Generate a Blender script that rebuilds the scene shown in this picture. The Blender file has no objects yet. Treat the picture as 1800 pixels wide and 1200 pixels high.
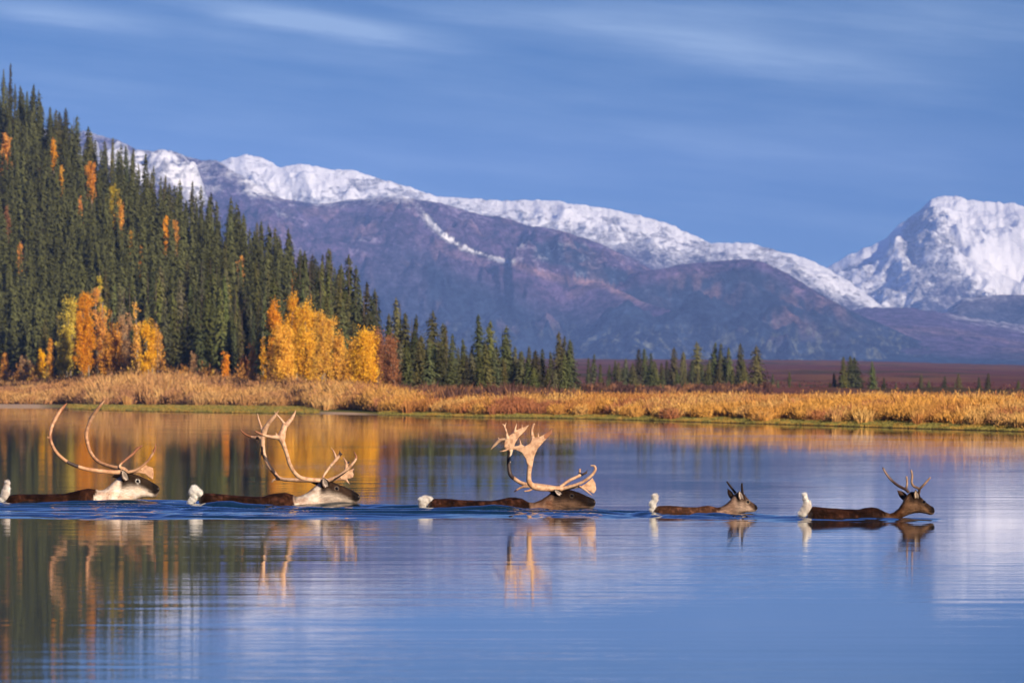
import bpy, math
import numpy as np
from mathutils import Vector, Matrix

S = bpy.context.scene
COL = S.collection
R = math.radians

# ------------------------------------------------------------------ camera
F = 10000.0          # focal length in photo pixels (1800 wide): a 200 mm lens
HC = 1.47            # eye height above the water
HZ = 690.0           # photo row of the horizon
cam = bpy.data.cameras.new('camera')
camo = bpy.data.objects.new('camera', cam)
COL.objects.link(camo)
camo.location = (0, 0, HC)
camo.rotation_euler = (R(90) + math.atan(90.0 / F), 0, 0)
cam.sensor_width = 36
cam.lens = 200
cam.clip_start = 0.5
cam.clip_end = 60000
cam.dof.use_dof = True
cam.dof.focus_distance = 72
cam.dof.aperture_fstop = 7.5
S.camera = camo

# ------------------------------------------------------------------ sky and sun
SUN_EL, SUN_AZ = 21.0, 145.0      # azimuth clockwise from +Y (the view direction)
w = bpy.data.worlds.new("World")
S.world = w
w.use_nodes = True
wt = w.node_tree
wn, wl = wt.nodes, wt.links
wn.clear()


def nd(tree, typ, **kw):
    n = tree.nodes.new(typ)
    for k, v in kw.items():
        if k.startswith('i_'):
            n.inputs[int(k[2:])].default_value = v
        else:
            setattr(n, k, v)
    return n


def mth(tree, op, a, b=None, c=None, clamp=False):
    n = tree.nodes.new('ShaderNodeMath')
    n.operation = op
    n.use_clamp = clamp
    for i, v in enumerate((a, b, c)):
        if v is None:
            continue
        if isinstance(v, (int, float)):
            n.inputs[i].default_value = v
        else:
            tree.links.new(v, n.inputs[i])
    return n.outputs[0]


def mixc(tree, fac, a, b, blend='MIX'):
    n = tree.nodes.new('ShaderNodeMix')
    n.data_type = 'RGBA'
    n.blend_type = blend
    for i, v in ((0, fac), (6, a), (7, b)):
        if isinstance(v, (int, float)):
            n.inputs[i].default_value = v
        elif isinstance(v, tuple):
            n.inputs[i].default_value = v if len(v) == 4 else (*v, 1)
        else:
            tree.links.new(v, n.inputs[i])
    return n.outputs[2]


tc = nd(wt, 'ShaderNodeTexCoord')
sep = nd(wt, 'ShaderNodeSeparateXYZ')
wl.new(tc.outputs['Generated'], sep.inputs[0])
# the clean northern air: the sky stays deep blue down to the horizon, so the sky model is sampled higher up
zz = mth(wt, 'MULTIPLY_ADD', sep.outputs[2], 1.0, 0.17)
cmb = nd(wt, 'ShaderNodeCombineXYZ')
wl.new(sep.outputs[0], cmb.inputs[0]); wl.new(sep.outputs[1], cmb.inputs[1]); wl.new(zz, cmb.inputs[2])
sky = nd(wt, 'ShaderNodeTexSky', sky_type='NISHITA', sun_disc=False, sun_elevation=R(SUN_EL), sun_rotation=R(SUN_AZ),
         altitude=300, air_density=1.0, dust_density=0.3, ozone_density=3.0)
wl.new(cmb.outputs[0], sky.inputs[0])
tint = mixc(wt, 1.0, sky.outputs[0], (1.0, 1.0, 1.0), 'MULTIPLY')
# deeper, more saturated blue away from the horizon
hi = wt.nodes.new('ShaderNodeMapRange'); hi.interpolation_type = 'SMOOTHSTEP'
wl.new(sep.outputs[2], hi.inputs[0])
hi.inputs[1].default_value = 0.045; hi.inputs[2].default_value = 0.20
tint = mixc(wt, hi.outputs[0], mixc(wt, 1.0, sky.outputs[0], (0.048, 0.272, 0.41), 'MULTIPLY'), mixc(wt, 1.0, sky.outputs[0], (0.024, 0.16, 0.60), 'MULTIPLY'))
# thin streaks of high cloud, laid out on the sky itself (azimuth, elevation)
az = mth(wt, 'ARCTAN2', sep.outputs[0], sep.outputs[1])
el = mth(wt, 'ARCSINE', sep.outputs[2])
# streak axis tilts down to the right
us = mth(wt, 'MULTIPLY', az, 1.0)
vs = mth(wt, 'MULTIPLY_ADD', az, 0.10, el)
c2 = nd(wt, 'ShaderNodeCombineXYZ')
wl.new(mth(wt, 'MULTIPLY', us, 16.0), c2.inputs[0]); wl.new(mth(wt, 'MULTIPLY', vs, 120.0), c2.inputs[1])
n1 = nd(wt, 'ShaderNodeTexNoise'); wl.new(c2.outputs[0], n1.inputs['Vector'])
n1.inputs['Scale'].default_value = 1.0; n1.inputs['Detail'].default_value = 4; n1.inputs['Roughness'].default_value = 0.55
c3 = nd(wt, 'ShaderNodeCombineXYZ')
wl.new(mth(wt, 'MULTIPLY_ADD', us, 45.0, 3.0), c3.inputs[0]); wl.new(mth(wt, 'MULTIPLY_ADD', vs, 420.0, 7.0), c3.inputs[1])
n2 = nd(wt, 'ShaderNodeTexNoise'); wl.new(c3.outputs[0], n2.inputs['Vector'])
n2.inputs['Scale'].default_value = 1.0; n2.inputs['Detail'].default_value = 5; n2.inputs['Roughness'].default_value = 0.6
base = mth(wt, 'SMOOTH_MIN', mth(wt, 'MULTIPLY', mth(wt, 'SUBTRACT', n1.outputs[0], 0.42, clamp=True), 2.2), 1.0, 0.1)
base = mth(wt, 'MULTIPLY', base, mth(wt, 'MULTIPLY_ADD', n2.outputs[0], 0.7, 0.6))
tot = mth(wt, 'MULTIPLY', base, 0.50)


def streak(px, py, lx, ly, amp, tilt):
    """a wisp at photo direction px, py with half length lx and half height ly (photo px)"""
    a0 = (px - 900) / F; e0 = (HZ - py) / F
    du = mth(wt, 'SUBTRACT', az, a0)
    dv = mth(wt, 'ADD', mth(wt, 'SUBTRACT', el, e0), mth(wt, 'MULTIPLY', du, tilt))
    dv = mth(wt, 'ADD', dv, mth(wt, 'MULTIPLY', mth(wt, 'SUBTRACT', n2.outputs[0], 0.5), 0.0022))
    q = mth(wt, 'ADD', mth(wt, 'POWER', mth(wt, 'ABSOLUTE', mth(wt, 'DIVIDE', du, lx / F)), 2.0),
            mth(wt, 'POWER', mth(wt, 'ABSOLUTE', mth(wt, 'DIVIDE', dv, ly / F)), 2.0))
    g = mth(wt, 'EXPONENT', mth(wt, 'MULTIPLY', q, -1.0))
    return mth(wt, 'MULTIPLY', g, mth(wt, 'MULTIPLY_ADD', n2.outputs[0], 1.4 * amp, 0.3 * amp))


for a in ((110, 30, 190, 26, .62, .12), (540, 38, 210, 21, .95, .15), (640, 58, 70, 9, .35, .17), (1000, 35, 330, 24, .28, .1),
          (1380, 105, 240, 34, .72, .12), (1000, 230, 400, 30, .20, .12), (1600, 240, 300, 40, .18, .1), (1250, 20, 400, 34, .3, .03), (1700, 60, 200, 70, .25, .1)):
    tot = mth(wt, 'ADD', tot, streak(*a))
lowm = wt.nodes.new('ShaderNodeMapRange'); lowm.interpolation_type = 'SMOOTHSTEP'
wl.new(vs, lowm.inputs[0])
for i_, v_ in ((1, .052), (2, .022), (3, 0.0), (4, .17)): lowm.inputs[i_].default_value = v_
tot = mth(wt, 'ADD', tot, lowm.outputs[0])
tot = mth(wt, 'MINIMUM', tot, 0.9)
tot = mth(wt, 'MULTIPLY', tot, 0.80)
skyc = mixc(wt, tot, tint, (2.8, 3.85, 5.2))
SKY_CLOUD = skyc.node
bg = nd(wt, 'ShaderNodeBackground')
bg.inputs['Strength'].default_value = 0.11
wl.new(skyc, bg.inputs['Color'])
wo = nd(wt, 'ShaderNodeOutputWorld')
wl.new(bg.outputs[0], wo.inputs['Surface'])


sd = Vector((math.sin(R(SUN_AZ)) * math.cos(R(SUN_EL)), math.cos(R(SUN_AZ)) * math.cos(R(SUN_EL)), math.sin(R(SUN_EL))))
sun = bpy.data.lights.new('sun', 'SUN')
sun.energy = 5.0
sun.angle = R(0.53)
sun.color = (1.0, 0.84, 0.64)
suno = bpy.data.objects.new('sun', sun)
COL.objects.link(suno)
suno.rotation_euler = (-sd).to_track_quat('-Z', 'Y').to_euler()
suno.location = (40, -60, 80)

S.view_settings.view_transform = 'Standard'
S.view_settings.look = 'None'
S.view_settings.exposure = 0.4
S.view_settings.gamma = 1.0
S.render.engine = 'CYCLES'
S.cycles.use_denoising = True
S.cycles.max_bounces = 5
S.cycles.diffuse_bounces = 2
S.cycles.glossy_bounces = 3
S.cycles.volume_bounces = 0
S.cycles.caustics_reflective = False
S.cycles.caustics_refractive = False

# ------------------------------------------------------------------ helpers
rng = np.random.default_rng(11)


def tag(o, label=None, cat=None, group=None, kind=None):
    if label: o['label'] = label
    if cat: o['category'] = cat
    if group: o['group'] = group
    if kind: o['kind'] = kind
    return o


def mesh_np(name, V, faces, mat=None, attrs=None, smooth=False, mats=None, midx=None):
    """faces: one int array (n,3) or (n,4), or a list of such arrays"""
    if not isinstance(faces, (list, tuple)):
        faces = [faces]
    faces = [f for f in faces if len(f)]
    me = bpy.data.meshes.new(name)
    V = np.asarray(V, dtype=np.float32)
    me.vertices.add(len(V)); me.vertices.foreach_set('co', V.ravel())
    lv = np.concatenate([f.ravel() for f in faces]).astype(np.int32)
    lt = np.concatenate([np.full(len(f), f.shape[1], dtype=np.int32) for f in faces])
    ls = np.concatenate([[0], np.cumsum(lt)[:-1]]).astype(np.int32)
    me.loops.add(len(lv)); me.loops.foreach_set('vertex_index', lv)
    me.polygons.add(len(lt)); me.polygons.foreach_set('loop_start', ls); me.polygons.foreach_set('loop_total', lt)
    if smooth:
        me.polygons.foreach_set('use_smooth', np.ones(len(lt), dtype=bool))
    for k, a in (attrs or {}).items():
        a = np.asarray(a, dtype=np.float32)
        if a.ndim == 1:
            at = me.attributes.new(k, 'FLOAT', 'POINT'); at.data.foreach_set('value', a)
        else:
            if a.shape[1] == 3:
                a = np.hstack([a, np.ones((len(a), 1), dtype=np.float32)])
            at = me.attributes.new(k, 'FLOAT_COLOR', 'POINT'); at.data.foreach_set('color', a.ravel())
    if mat: me.materials.append(mat)
    me.update(); me.validate()
    return me


def obj(name, me, parent=None, loc=None):
    o = bpy.data.objects.new(name, me)
    COL.objects.link(o)
    if parent is not None: o.parent = parent
    if loc is not None: o.location = loc
    return o


def empty(name, loc, rz=0.0):
    o = bpy.data.objects.new(name, None)
    o.location = loc; o.rotation_euler = (0, 0, rz); o.empty_display_size = 0.3
    COL.objects.link(o)
    return o


def grid_faces(nr, nc):
    i = np.arange(nr - 1)[:, None] * nc + np.arange(nc - 1)[None, :]
    i = i.ravel()
    return np.stack([i, i + 1, i + nc + 1, i + nc], 1)


def _h(ix, iy, seed):
    n = (ix.astype(np.int64) * 374761393 + iy.astype(np.int64) * 668265263 + seed * 974634777) & 0xffffffff
    n = ((n ^ (n >> 13)) * 1274126177) & 0xffffffff
    return ((n ^ (n >> 16)) & 0xffff) / 65535.0


def vnoise(x, y, seed=0):
    x = np.asarray(x, float); y = np.asarray(y, float)
    x, y = np.broadcast_arrays(x, y)
    ix = np.floor(x); iy = np.floor(y)
    fx = x - ix; fy = y - iy
    fx = fx * fx * fx * (fx * (fx * 6 - 15) + 10); fy = fy * fy * fy * (fy * (fy * 6 - 15) + 10)
    a = _h(ix, iy, seed); b = _h(ix + 1, iy, seed); c = _h(ix, iy + 1, seed); d = _h(ix + 1, iy + 1, seed)
    return (a + (b - a) * fx) * (1 - fy) + (c + (d - c) * fx) * fy


def fbm(x, y, seed=0, octv=5, gain=0.5):
    s = 0; a = 1; t = 0
    for k in range(octv):
        s = s + a * vnoise(x, y, seed + k * 17); t += a
        a *= gain; x = x * 2.03 + 11.3; y = y * 2.03 + 5.7
    return s / t


def ridged(x, y, seed=0, octv=5, gain=0.55):
    s = 0; a = 1; t = 0
    for k in range(octv):
        s = s + a * (1 - np.abs(2 * vnoise(x, y, seed + k * 17) - 1)); t += a
        a *= gain; x = x * 2.03 + 11.3; y = y * 2.03 + 5.7
    return s / t


def sst(a, b, x):
    t = np.clip((x - a) / (b - a), 0, 1)
    return t * t * (3 - 2 * t)


def smooth_interp(pts, n_sm=0):
    p = np.array(pts, float)
    return lambda x: np.interp(x, p[:, 0], p[:, 1])


def soft_interp(pts, rad):
    """piecewise linear curve rounded over rad"""
    p = np.array(pts, float)
    k = np.linspace(-1, 1, 9); wk = 1 - np.abs(k) * 0.8; wk /= wk.sum()
    return lambda x: sum(wi * np.interp(np.asarray(x) + ki * rad, p[:, 0], p[:, 1]) for ki, wi in zip(k, wk))


def new_mat(name, rough=0.9, spec=0.2):
    m = bpy.data.materials.new(name); m.use_nodes = True
    t = m.node_tree
    b = t.nodes['Principled BSDF']
    b.inputs['Roughness'].default_value = rough
    b.inputs['Specular IOR Level'].default_value = spec
    return m, t, b


def noise_node(t, scale, detail=4, rough=0.55, vec=None, dist=0.0):
    n = t.nodes.new('ShaderNodeTexNoise')
    n.inputs['Scale'].default_value = scale; n.inputs['Detail'].default_value = detail
    n.inputs['Roughness'].default_value = rough; n.inputs['Distortion'].default_value = dist
    if vec is not None: t.links.new(vec, n.inputs['Vector'])
    return n


def obj_coord(t, scale=(1, 1, 1)):
    g = t.nodes.new('ShaderNodeNewGeometry')
    m = t.nodes.new('ShaderNodeMapping'); m.inputs['Scale'].default_value = scale
    t.links.new(g.outputs['Position'], m.inputs['Vector'])
    return m.outputs[0]


def attr(t, name, out='Color'):
    a = t.nodes.new('ShaderNodeAttribute'); a.attribute_name = name
    return a.outputs[out]


# ------------------------------------------------------------------ terrain description
Ys = soft_interp([(-6000, 2400), (-2500, 1300), (-1200, 900), (-400, 700), (0, 535), (60, 540), (120, 520), (190, 462), (400, 410), (520, 398), (650, 377), (750, 358), (850, 336),
                  (975, 327), (1100, 306), (1200, 288), (1400, 258), (1600, 233), (1800, 213), (2300, 173), (3000, 134), (4200, 95), (8000, 60)], 30)
Yg = soft_interp([(-6000, 2500), (-2500, 1400), (-1200, 980), (-400, 740), (0, 668), (60, 655), (130, 620), (190, 592), (400, 560), (520, 535), (600, 470), (680, 400), (760, 376),
                  (850, 350), (975, 341), (1100, 322), (1200, 302), (1400, 271), (1600, 245), (1800, 224), (2300, 184), (3000, 144), (4200, 103), (8000, 68)], 30)
Yb = soft_interp([(-6000, 3000), (-400, 850), (0, 770), (200, 700), (400, 640), (520, 615), (650, 555), (800, 500), (1000, 480), (1200, 620), (3000, 620)], 40)
Yc = soft_interp([(-6000, 3600), (-400, 1320), (0, 1240), (330, 1000), (575, 850), (760, 660), (900, 620), (1040, 700), (3000, 700)], 40)
gpy = soft_interp([(-6000, 150), (-1500, 40), (-400, 60), (0, 205), (60, 242), (140, 305), (230, 352), (330, 415), (410, 457), (480, 495), (575, 555), (660, 618), (760, 662),
                   (900, 681), (1040, 686), (3000, 686)], 25)
heath_py = soft_interp([(-8000, 625), (600, 628), (1040, 631), (1350, 632), (1500, 634), (1800, 642), (2500, 650), (9000, 655)], 40)


def ground_z(px, Y, detail=True):
    ys = Ys(px); yg = Yg(px); yb = Yb(px); yc = Yc(px)
    X = (px - 900) / F * Y
    z = -1.6 + 1.62 * sst(-14, 0, Y - ys)
    z = z + 0.14 * sst(0, 1, (Y - ys) / np.maximum(yg - ys, 3))
    zb = 0.16 + 0.25 * sst(0, 30, Y - yg)
    left = sst(900, 250, px)
    zb = zb + left * 1.6 * sst(0, 1, (Y - yg) / (yb - yg))
    z = np.where(Y > yg, zb, z)
    zc = HC + (HZ - gpy(px)) / F * yc
    hb = 0.41 + left * 1.6
    s = (Y - yb) / (yc - yb)
    rise = np.clip(s, 0, 1)
    rise = rise * (0.82 + 0.18 * rise)
    zh = (zc - hb) * rise
    back = np.clip((Y - yc) / 500, 0, 3)
    zh = np.where(Y > yc, (zc - hb) * np.exp(-back * 1.6), zh)
    z = z + np.where(Y > yb, np.maximum(zh, 0), 0)
    hz = HC + (HZ - heath_py(px)) / F * 5200
    t = np.clip((Y - 900) / 4300, 0, 1)
    z = z + (hz - 0.41) * t ** 1.1 + np.where(Y > 5200, -(Y - 5200) * 0.02, 0)
    if detail:
        z = z + (fbm(X / 14, Y / 14, 5, 4) - 0.5) * np.where(Y > yb + 20, 1.6, np.where(Y > yg, 0.25, 0.03)) * sst(-2, 8, Y - ys)
    return z


def gz(px, Y):
    return float(ground_z(np.array([float(px)]), np.array([float(Y)]))[0])


# ground sheet, laid out as a fan of columns (denser where the photograph looks)
pxs = np.unique(np.concatenate([np.linspace(-7000, -700, 60), np.linspace(-700, 2500, 650), np.linspace(2500, 8500, 60)]))
tt = np.concatenate([np.linspace(-30, 0, 10), np.linspace(0.4, 60, 120), np.linspace(61, 900, 330), np.linspace(910, 6400, 150)[0:]])
PX, T = np.meshgrid(pxs, tt)
YY = Ys(PX) + T
XX = (PX - 900) / F * YY
ZZ = ground_z(PX, YY)
yg = Yg(PX); ys = Ys(PX); yb = Yb(PX)
k = (YY - ys) / np.maximum(yg - ys, 3)
nz = fbm(XX / 6, YY / 10, 31, 4)
col = np.zeros(PX.shape + (3,))
mud = np.array([.07, .05, .03]); sedge = np.array([.17, .155, .04]); sand = np.array([.55, .38, .25]); litter = np.array([.20, .105, .04])
floor_ = np.array([.055, .045, .022]); heath = np.array([.145, .060, .058]); heath2 = np.array([.20, .095, .055]); heath3 = np.array([.085, .062, .038])
def mixv(c, d, m): return c * (1 - m[..., None]) + d * m[..., None]
col[:] = mud
green = sst(0.02, 0.2, k + 0.25 * (nz - 0.5))
col = mixv(col, sedge, green)
sandm = sst(95, 40, PX) * sst(1.05, 0.7, k) + np.exp(-((PX - 605) / 45) ** 2) * sst(0.42, 0.25, k) * 1.2 + 0.8 * np.exp(-((PX - 20) / 70) ** 2)*sst(1.1,.9,k)
col = mixv(col, sand, np.clip(sandm, 0, 1))
col = mixv(col, litter, sst(0.85, 1.05, k + 0.2 * (nz - 0.5)))
col = mixv(col, floor_, sst(-20, 10, YY - yb))
hm = np.maximum(sst(850, 1150, YY) * sst(700, 1000, PX), sst(420, 600, YY) * sst(1180, 1380, PX))
hn = fbm(XX / 60, YY / 260, 77, 5)
hcol = mixv(mixv(np.broadcast_to(heath, col.shape), np.broadcast_to(heath2, col.shape), sst(.45, .7, hn)), np.broadcast_to(heath3, col.shape), sst(.5, .25, fbm(XX / 25, YY / 150, 91, 5)))
col = mixv(col, hcol, hm)
V = np.stack([XX, YY, ZZ], -1).reshape(-1, 3)
mg, t, b = new_mat('ground', 1.0, 0.0)
nn = noise_node(t, 0.9, 6, 0.6)
nt = mixc(t, 0.55, attr(t, 'tone'), nn.outputs[0], 'OVERLAY')
nn.inputs['Vector'].default_value = (0, 0, 0)
t.links.new(obj_coord(t, (1, .35, 1)), nn.inputs['Vector'])
t.links.new(nt, b.inputs['Base Color'])
o = obj('ground', mesh_np('ground', V, grid_faces(len(tt), len(pxs)), mg, {'tone': col.reshape(-1, 3)}, True))
tag(o, 'river bank, forest floor and wine red tundra plain', kind='structure')

# ------------------------------------------------------------------ water
WL = {1: 884.0, 2: 889.5, 3: 894.8, 4: 902.8, 5: 911.5}
YA = {k_: HC * F / (v - HZ) for k_, v in WL.items()}
axis_x = [(150 - 900) / F * YA[1], (490 - 900) / F * YA[2], (890 - 900) / F * YA[3], (1240 - 900) / F * YA[4], (1530 - 900) / F * YA[5]]
axis_Y = [YA[i] for i in (1, 2, 3, 4, 5)]
noses = {1: 281, 2: 634, 3: 1048, 4: 1331, 5: 1643}
tails = {1: 0, 2: 333, 3: 735, 4: 1143, 5: 1403}
xs = np.unique(np.concatenate([np.linspace(-2500, -60, 30), np.linspace(-60, -10, 40), np.arange(-10, 7.0, 0.055), np.linspace(7, 60, 40), np.linspace(60, 1500, 20)]))
yw = np.unique(np.concatenate([np.linspace(-350, 10, 20), np.linspace(10, 58, 60), np.arange(58, 84, 0.04), np.linspace(84, 400, 120), np.linspace(400, 2600, 40)]))
WX, WY = np.meshgrid(xs, yw)


def wake(X, Y):
    ya = np.interp(X, axis_x, axis_Y)
    ya = np.where(X < axis_x[0], axis_Y[0] + (axis_x[0] - X) * 0.25, ya)
    nose5 = (1660 - 900) / F * YA[5]
    s = nose5 - X                        # metres behind the leader
    Rn = np.clip(s * 0.93, 0, 40) * (0.94 + 0.12 * vnoise(X * 0.8, X * 0, 3))
    Rn = np.minimum(Rn, 9.3 + 0.02 * s)
    Rf = np.clip(s * 0.30, 0, 3.4)
    r = ya - Y                           # towards the camera
    inside = np.where(r >= 0, sst(1.0, 0.86, r / np.maximum(Rn, .02)), sst(1.0, 0.3, -r / np.maximum(Rf, .02))) * sst(0, 1.2, s)
    wx = fbm(X * 0.35, Y * 0.35, 8, 3) * 2.2
    q = r + wx
    decay = np.exp(-np.abs(r) / 6.0)
    lead = 0.45 + 0.55 * sst(2, 7, s)
    h = 0.020 * np.sin(q * 2 * np.pi / 1.35 + 0.5 * X) * (0.45 + 0.55 * decay)
    h = h + 0.011 * np.sin(q * 2 * np.pi / 0.62 + 1.1 * X + 3 * vnoise(X * .6, Y * .6, 5)) * decay
    h = h + 0.020 * (fbm(X * 0.9, Y * 2.2, 21, 3) - 0.5) * (0.5 + decay)
    h = h * inside * lead * 1.7
    # water heaped along each swimmer's flank and a bow wave at each chin
    for i in range(1, 6):
        xn = (noses[i] - 900) / F * YA[i]; xt = (tails[i] - 900) / F * YA[i]
        dr = YA[i] - Y
        al = sst(xt - .7, xt + .1, X) * sst(xn + .05, xn - .3, X)
        big = 1.0 if i < 4 else 0.55
        h = h + 0.028 * big * al * np.exp(-((dr - 0.62) / 0.22) ** 2) * (0.7 + 0.6 * vnoise(X * 3, dr * 2, 40 + i))
        h = h - 0.012 * big * al * np.exp(-((dr - 1.3) / 0.3) ** 2)
        h = h + 0.020 * big * al * (fbm(X * 5 + i, Y * 2.4, 70 + i, 3) - .5) * np.exp(-((dr - .8) / .7) ** 2)
        ab = xn + 0.12 - X
        for sg in (1, -1):
            h = h + 0.022 * big * np.exp(-((sg * dr - ab * 0.42) / (0.07 + 0.06 * np.clip(ab, 0, 4))) ** 2) * sst(-.02, .25, ab) * np.exp(-np.clip(ab, 0, 9) / 1.6)
    return h


WZ = wake(WX, WY)
mw = bpy.data.materials.new('river_water'); mw.use_nodes = True
t = mw.node_tree; b = t.nodes['Principled BSDF']
b.inputs['Base Color'].default_value = (0.002, 0.024, 0.04, 1)
b.inputs['Roughness'].default_value = 0.022
b.inputs['IOR'].default_value = 1.333
b.inputs['Specular IOR Level'].default_value = 0.5
# ripple heights in metres: a long lazy swell, short cross ripples and a fine cat's-paw texture, in patches
patch = noise_node(t, 1.0, 3, 0.5, obj_coord(t, (0.10, 0.06, 1)))
pm = t.nodes.new('ShaderNodeMapRange'); t.links.new(patch.outputs[0], pm.inputs[0])
for i_, v_ in ((1, .38), (2, .68), (3, .2), (4, 2.6)): pm.inputs[i_].default_value = v_
r1 = noise_node(t, 1.0, 2, 0.5, obj_coord(t, (0.16, 0.85, 1)))
r2 = noise_node(t, 1.0, 4, 0.62, obj_coord(t, (0.42, 2.4, 1)))
r3 = noise_node(t, 1.0, 2, 0.5, obj_coord(t, (0.12, 0.16, 1)))
hh = mth(t, 'MULTIPLY', r1.outputs[0], 0.0028)
hh = mth(t, 'MULTIPLY_ADD', mth(t, 'MULTIPLY', r2.outputs[0], pm.outputs[0]), 0.0015, hh)
hh = mth(t, 'MULTIPLY_ADD', r3.outputs[0], 0.005, hh)
bm_ = t.nodes.new('ShaderNodeBump'); bm_.inputs['Strength'].default_value = 1.0; bm_.inputs['Distance'].default_value = 1.0
t.links.new(hh, bm_.inputs['Height']); t.links.new(bm_.outputs[0], b.inputs['Normal'])
o = obj('river_water', mesh_np('river_water', np.stack([WX, WY, WZ], -1).reshape(-1, 3), grid_faces(len(yw), len(xs)), mw, None, True))
tag(o, 'calm river water with a swimming wake', kind='structure')

# ------------------------------------------------------------------ mountains
def mountain_mat():
    m, t, b = new_mat('mountain', 1.0, 0.0)
    sp = attr(t, 'snow', 'Fac'); tone = attr(t, 'tone')
    na = noise_node(t, 1 / 45.0, 8, 0.68, obj_coord(t, (1, .45, 1.6)))
    nb = noise_node(t, 1 / 220.0, 5, 0.6, obj_coord(t, (1, .5, 1)))
    nc = noise_node(t, 1 / 14.0, 4, 0.7, obj_coord(t, (1, .4, 1.5)))
    s = mth(t, 'ADD', sp, mth(t, 'MULTIPLY', mth(t, 'SUBTRACT', na.outputs[0], 0.5), 2.6))
    s = mth(t, 'ADD', s, mth(t, 'MULTIPLY', mth(t, 'SUBTRACT', nc.outputs[0], 0.5), 1.4))
    s = mth(t, 'ADD', s, mth(t, 'MULTIPLY', mth(t, 'SUBTRACT', nb.outputs[0], 0.5), 1.0))
    mr = t.nodes.new('ShaderNodeMapRange'); mr.interpolation_type = 'SMOOTHSTEP'
    t.links.new(s, mr.inputs[0]); mr.inputs[1].default_value = 0.15; mr.inputs[2].default_value = 1.0
    mr.inputs[3].default_value = 0; mr.inputs[4].default_value = 0.97
    gate = mth(t, 'MULTIPLY', mr.outputs[0], mth(t, 'MULTIPLY', sp, 4.0, clamp=True))
    veg = mixc(t, 0.8, tone, nc.outputs[0], 'OVERLAY')
    veg = mixc(t, 0.9, veg, na.outputs[0], 'OVERLAY')
    vf = t.nodes.new('ShaderNodeMapRange'); t.links.new(mth(t, 'ADD', mth(t, 'MULTIPLY', na.outputs[0], .6), mth(t, 'MULTIPLY', nc.outputs[0], .4)), vf.inputs[0])
    for i_, v_ in ((1, .36), (2, .64), (3, .35), (4, 1.75)): vf.inputs[i_].default_value = v_
    vm = t.nodes.new('ShaderNodeVectorMath'); vm.operation = 'SCALE'
    t.links.new(veg, vm.inputs[0]); t.links.new(vf.outputs[0], vm.inputs['Scale']); veg = vm.outputs[0]
    c = mixc(t, gate, veg, (0.91, 0.91, 0.93))
    t.links.new(c, b.inputs['Base Color'])
    bp = t.nodes.new('ShaderNodeBump'); bp.inputs['Strength'].default_value = 1.0; bp.inputs['Distance'].default_value = 1.0
    t.links.new(mth(t, 'MULTIPLY', na.outputs[0], mth(t, 'MULTIPLY_ADD', gate, -30.0, 46.0)), bp.inputs['Height'])
    t.links.new(bp.outputs[0], b.inputs['Normal'])
    return m


MM = mountain_mat()
purple = np.array([.102, .066, .128]); forest = np.array([.014, .034, .062]); tan = np.array([.30, .18, .17]); olive = np.array([.12, .13, .09]); rock = np.array([.13, .11, .13])  # extra blue in purple and forest paints in part of the air haze


def mountain(name, label, crest, Y0, front, p0, p1, seed, base_py=668, colfn=None, gully=0.16, gx=420., gy=1500., exp=1.15, jag=1.5, rows=190, step=2.6, soft=6, skew=0.0, spur=None, fine=.07):
    cr = soft_interp(crest, soft)
    px = np.arange(p0, p1, step)
    t_ = np.concatenate([np.linspace(0, 1, rows), np.linspace(1.01, 1.5, 30)])
    P, Tm = np.meshgrid(px, t_)
    Y = Y0 - front * (1 - Tm)
    X = (P - 900) / F * Y
    jagv = (fbm(P / 9.0, P * 0, seed + 3, 4) - 0.5) * 2 * jag * 1.6
    zc = HC + (HZ - cr(P)) / F * Y0
    jz = jagv / F * Y0 * sst(.80, 1.0, Tm)
    zb = HC + (HZ - base_py) / F * (Y0 - front)
    tc_ = np.clip(Tm, 0, 1)
    z = zb + (zc - zb) * tc_ ** exp + jz
    wpx = (fbm(X / 900, Y / 900, seed + 9, 3) - 0.5) * 900
    g = ridged((X + wpx + skew * Y) / gx, Y / gy + wpx / 3000, seed, 5) - 0.62
    g2 = fbm(X / 120, Y / 260, seed + 40, 5) - 0.5
    amp = (zc - zb) * np.sin(np.pi * np.clip(tc_, 0, 1) ** 1.15) ** 0.8
    amp2 = (zc - zb) * sst(0, .15, tc_) * (0.15 + 0.85 * sst(1.0, 0.86, tc_))
    z = z + gully * amp * g * 2 + fine * amp2 * g2 + fine * .5 * amp2 * (fbm(X / 38, Y / 90, seed + 60, 4) - .5)
    z = np.where(Tm > 1, zc + jz - (Tm - 1) * front * 0.45 + 0.05 * (zc - zb) * (g2), z)
    # nothing on the face stands above the skyline of its own column
    lim = HC + (zc + jagv / F * Y0 * .8 - HC) / Y0 * Y
    z = np.where(Tm < 1, np.minimum(z, lim - 0.25 * (1 - tc_) * 20), z)
    if spur is not None:
        zs_ = spur(P, X, Y, g, g2)
        kk = 7.0
        z = np.where(Tm <= 1.02, kk * np.logaddexp(z / kk, zs_ / kk), z)
    PYv = HZ - (z - HC) / Y * F
    col_, sn = colfn(P, PYv, cr(P), X, Y, z, g, g2)
    me = mesh_np(name, np.stack([X, Y, z], -1).reshape(-1, 3), grid_faces(len(t_), len(px)), MM, {'tone': col_.reshape(-1, 3), 'snow': sn.ravel()}, True)
    o = obj(name, me)
    tag(o, label, kind='structure')
    return o


def cm(P): return np.zeros(P.shape + (3,))


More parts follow.
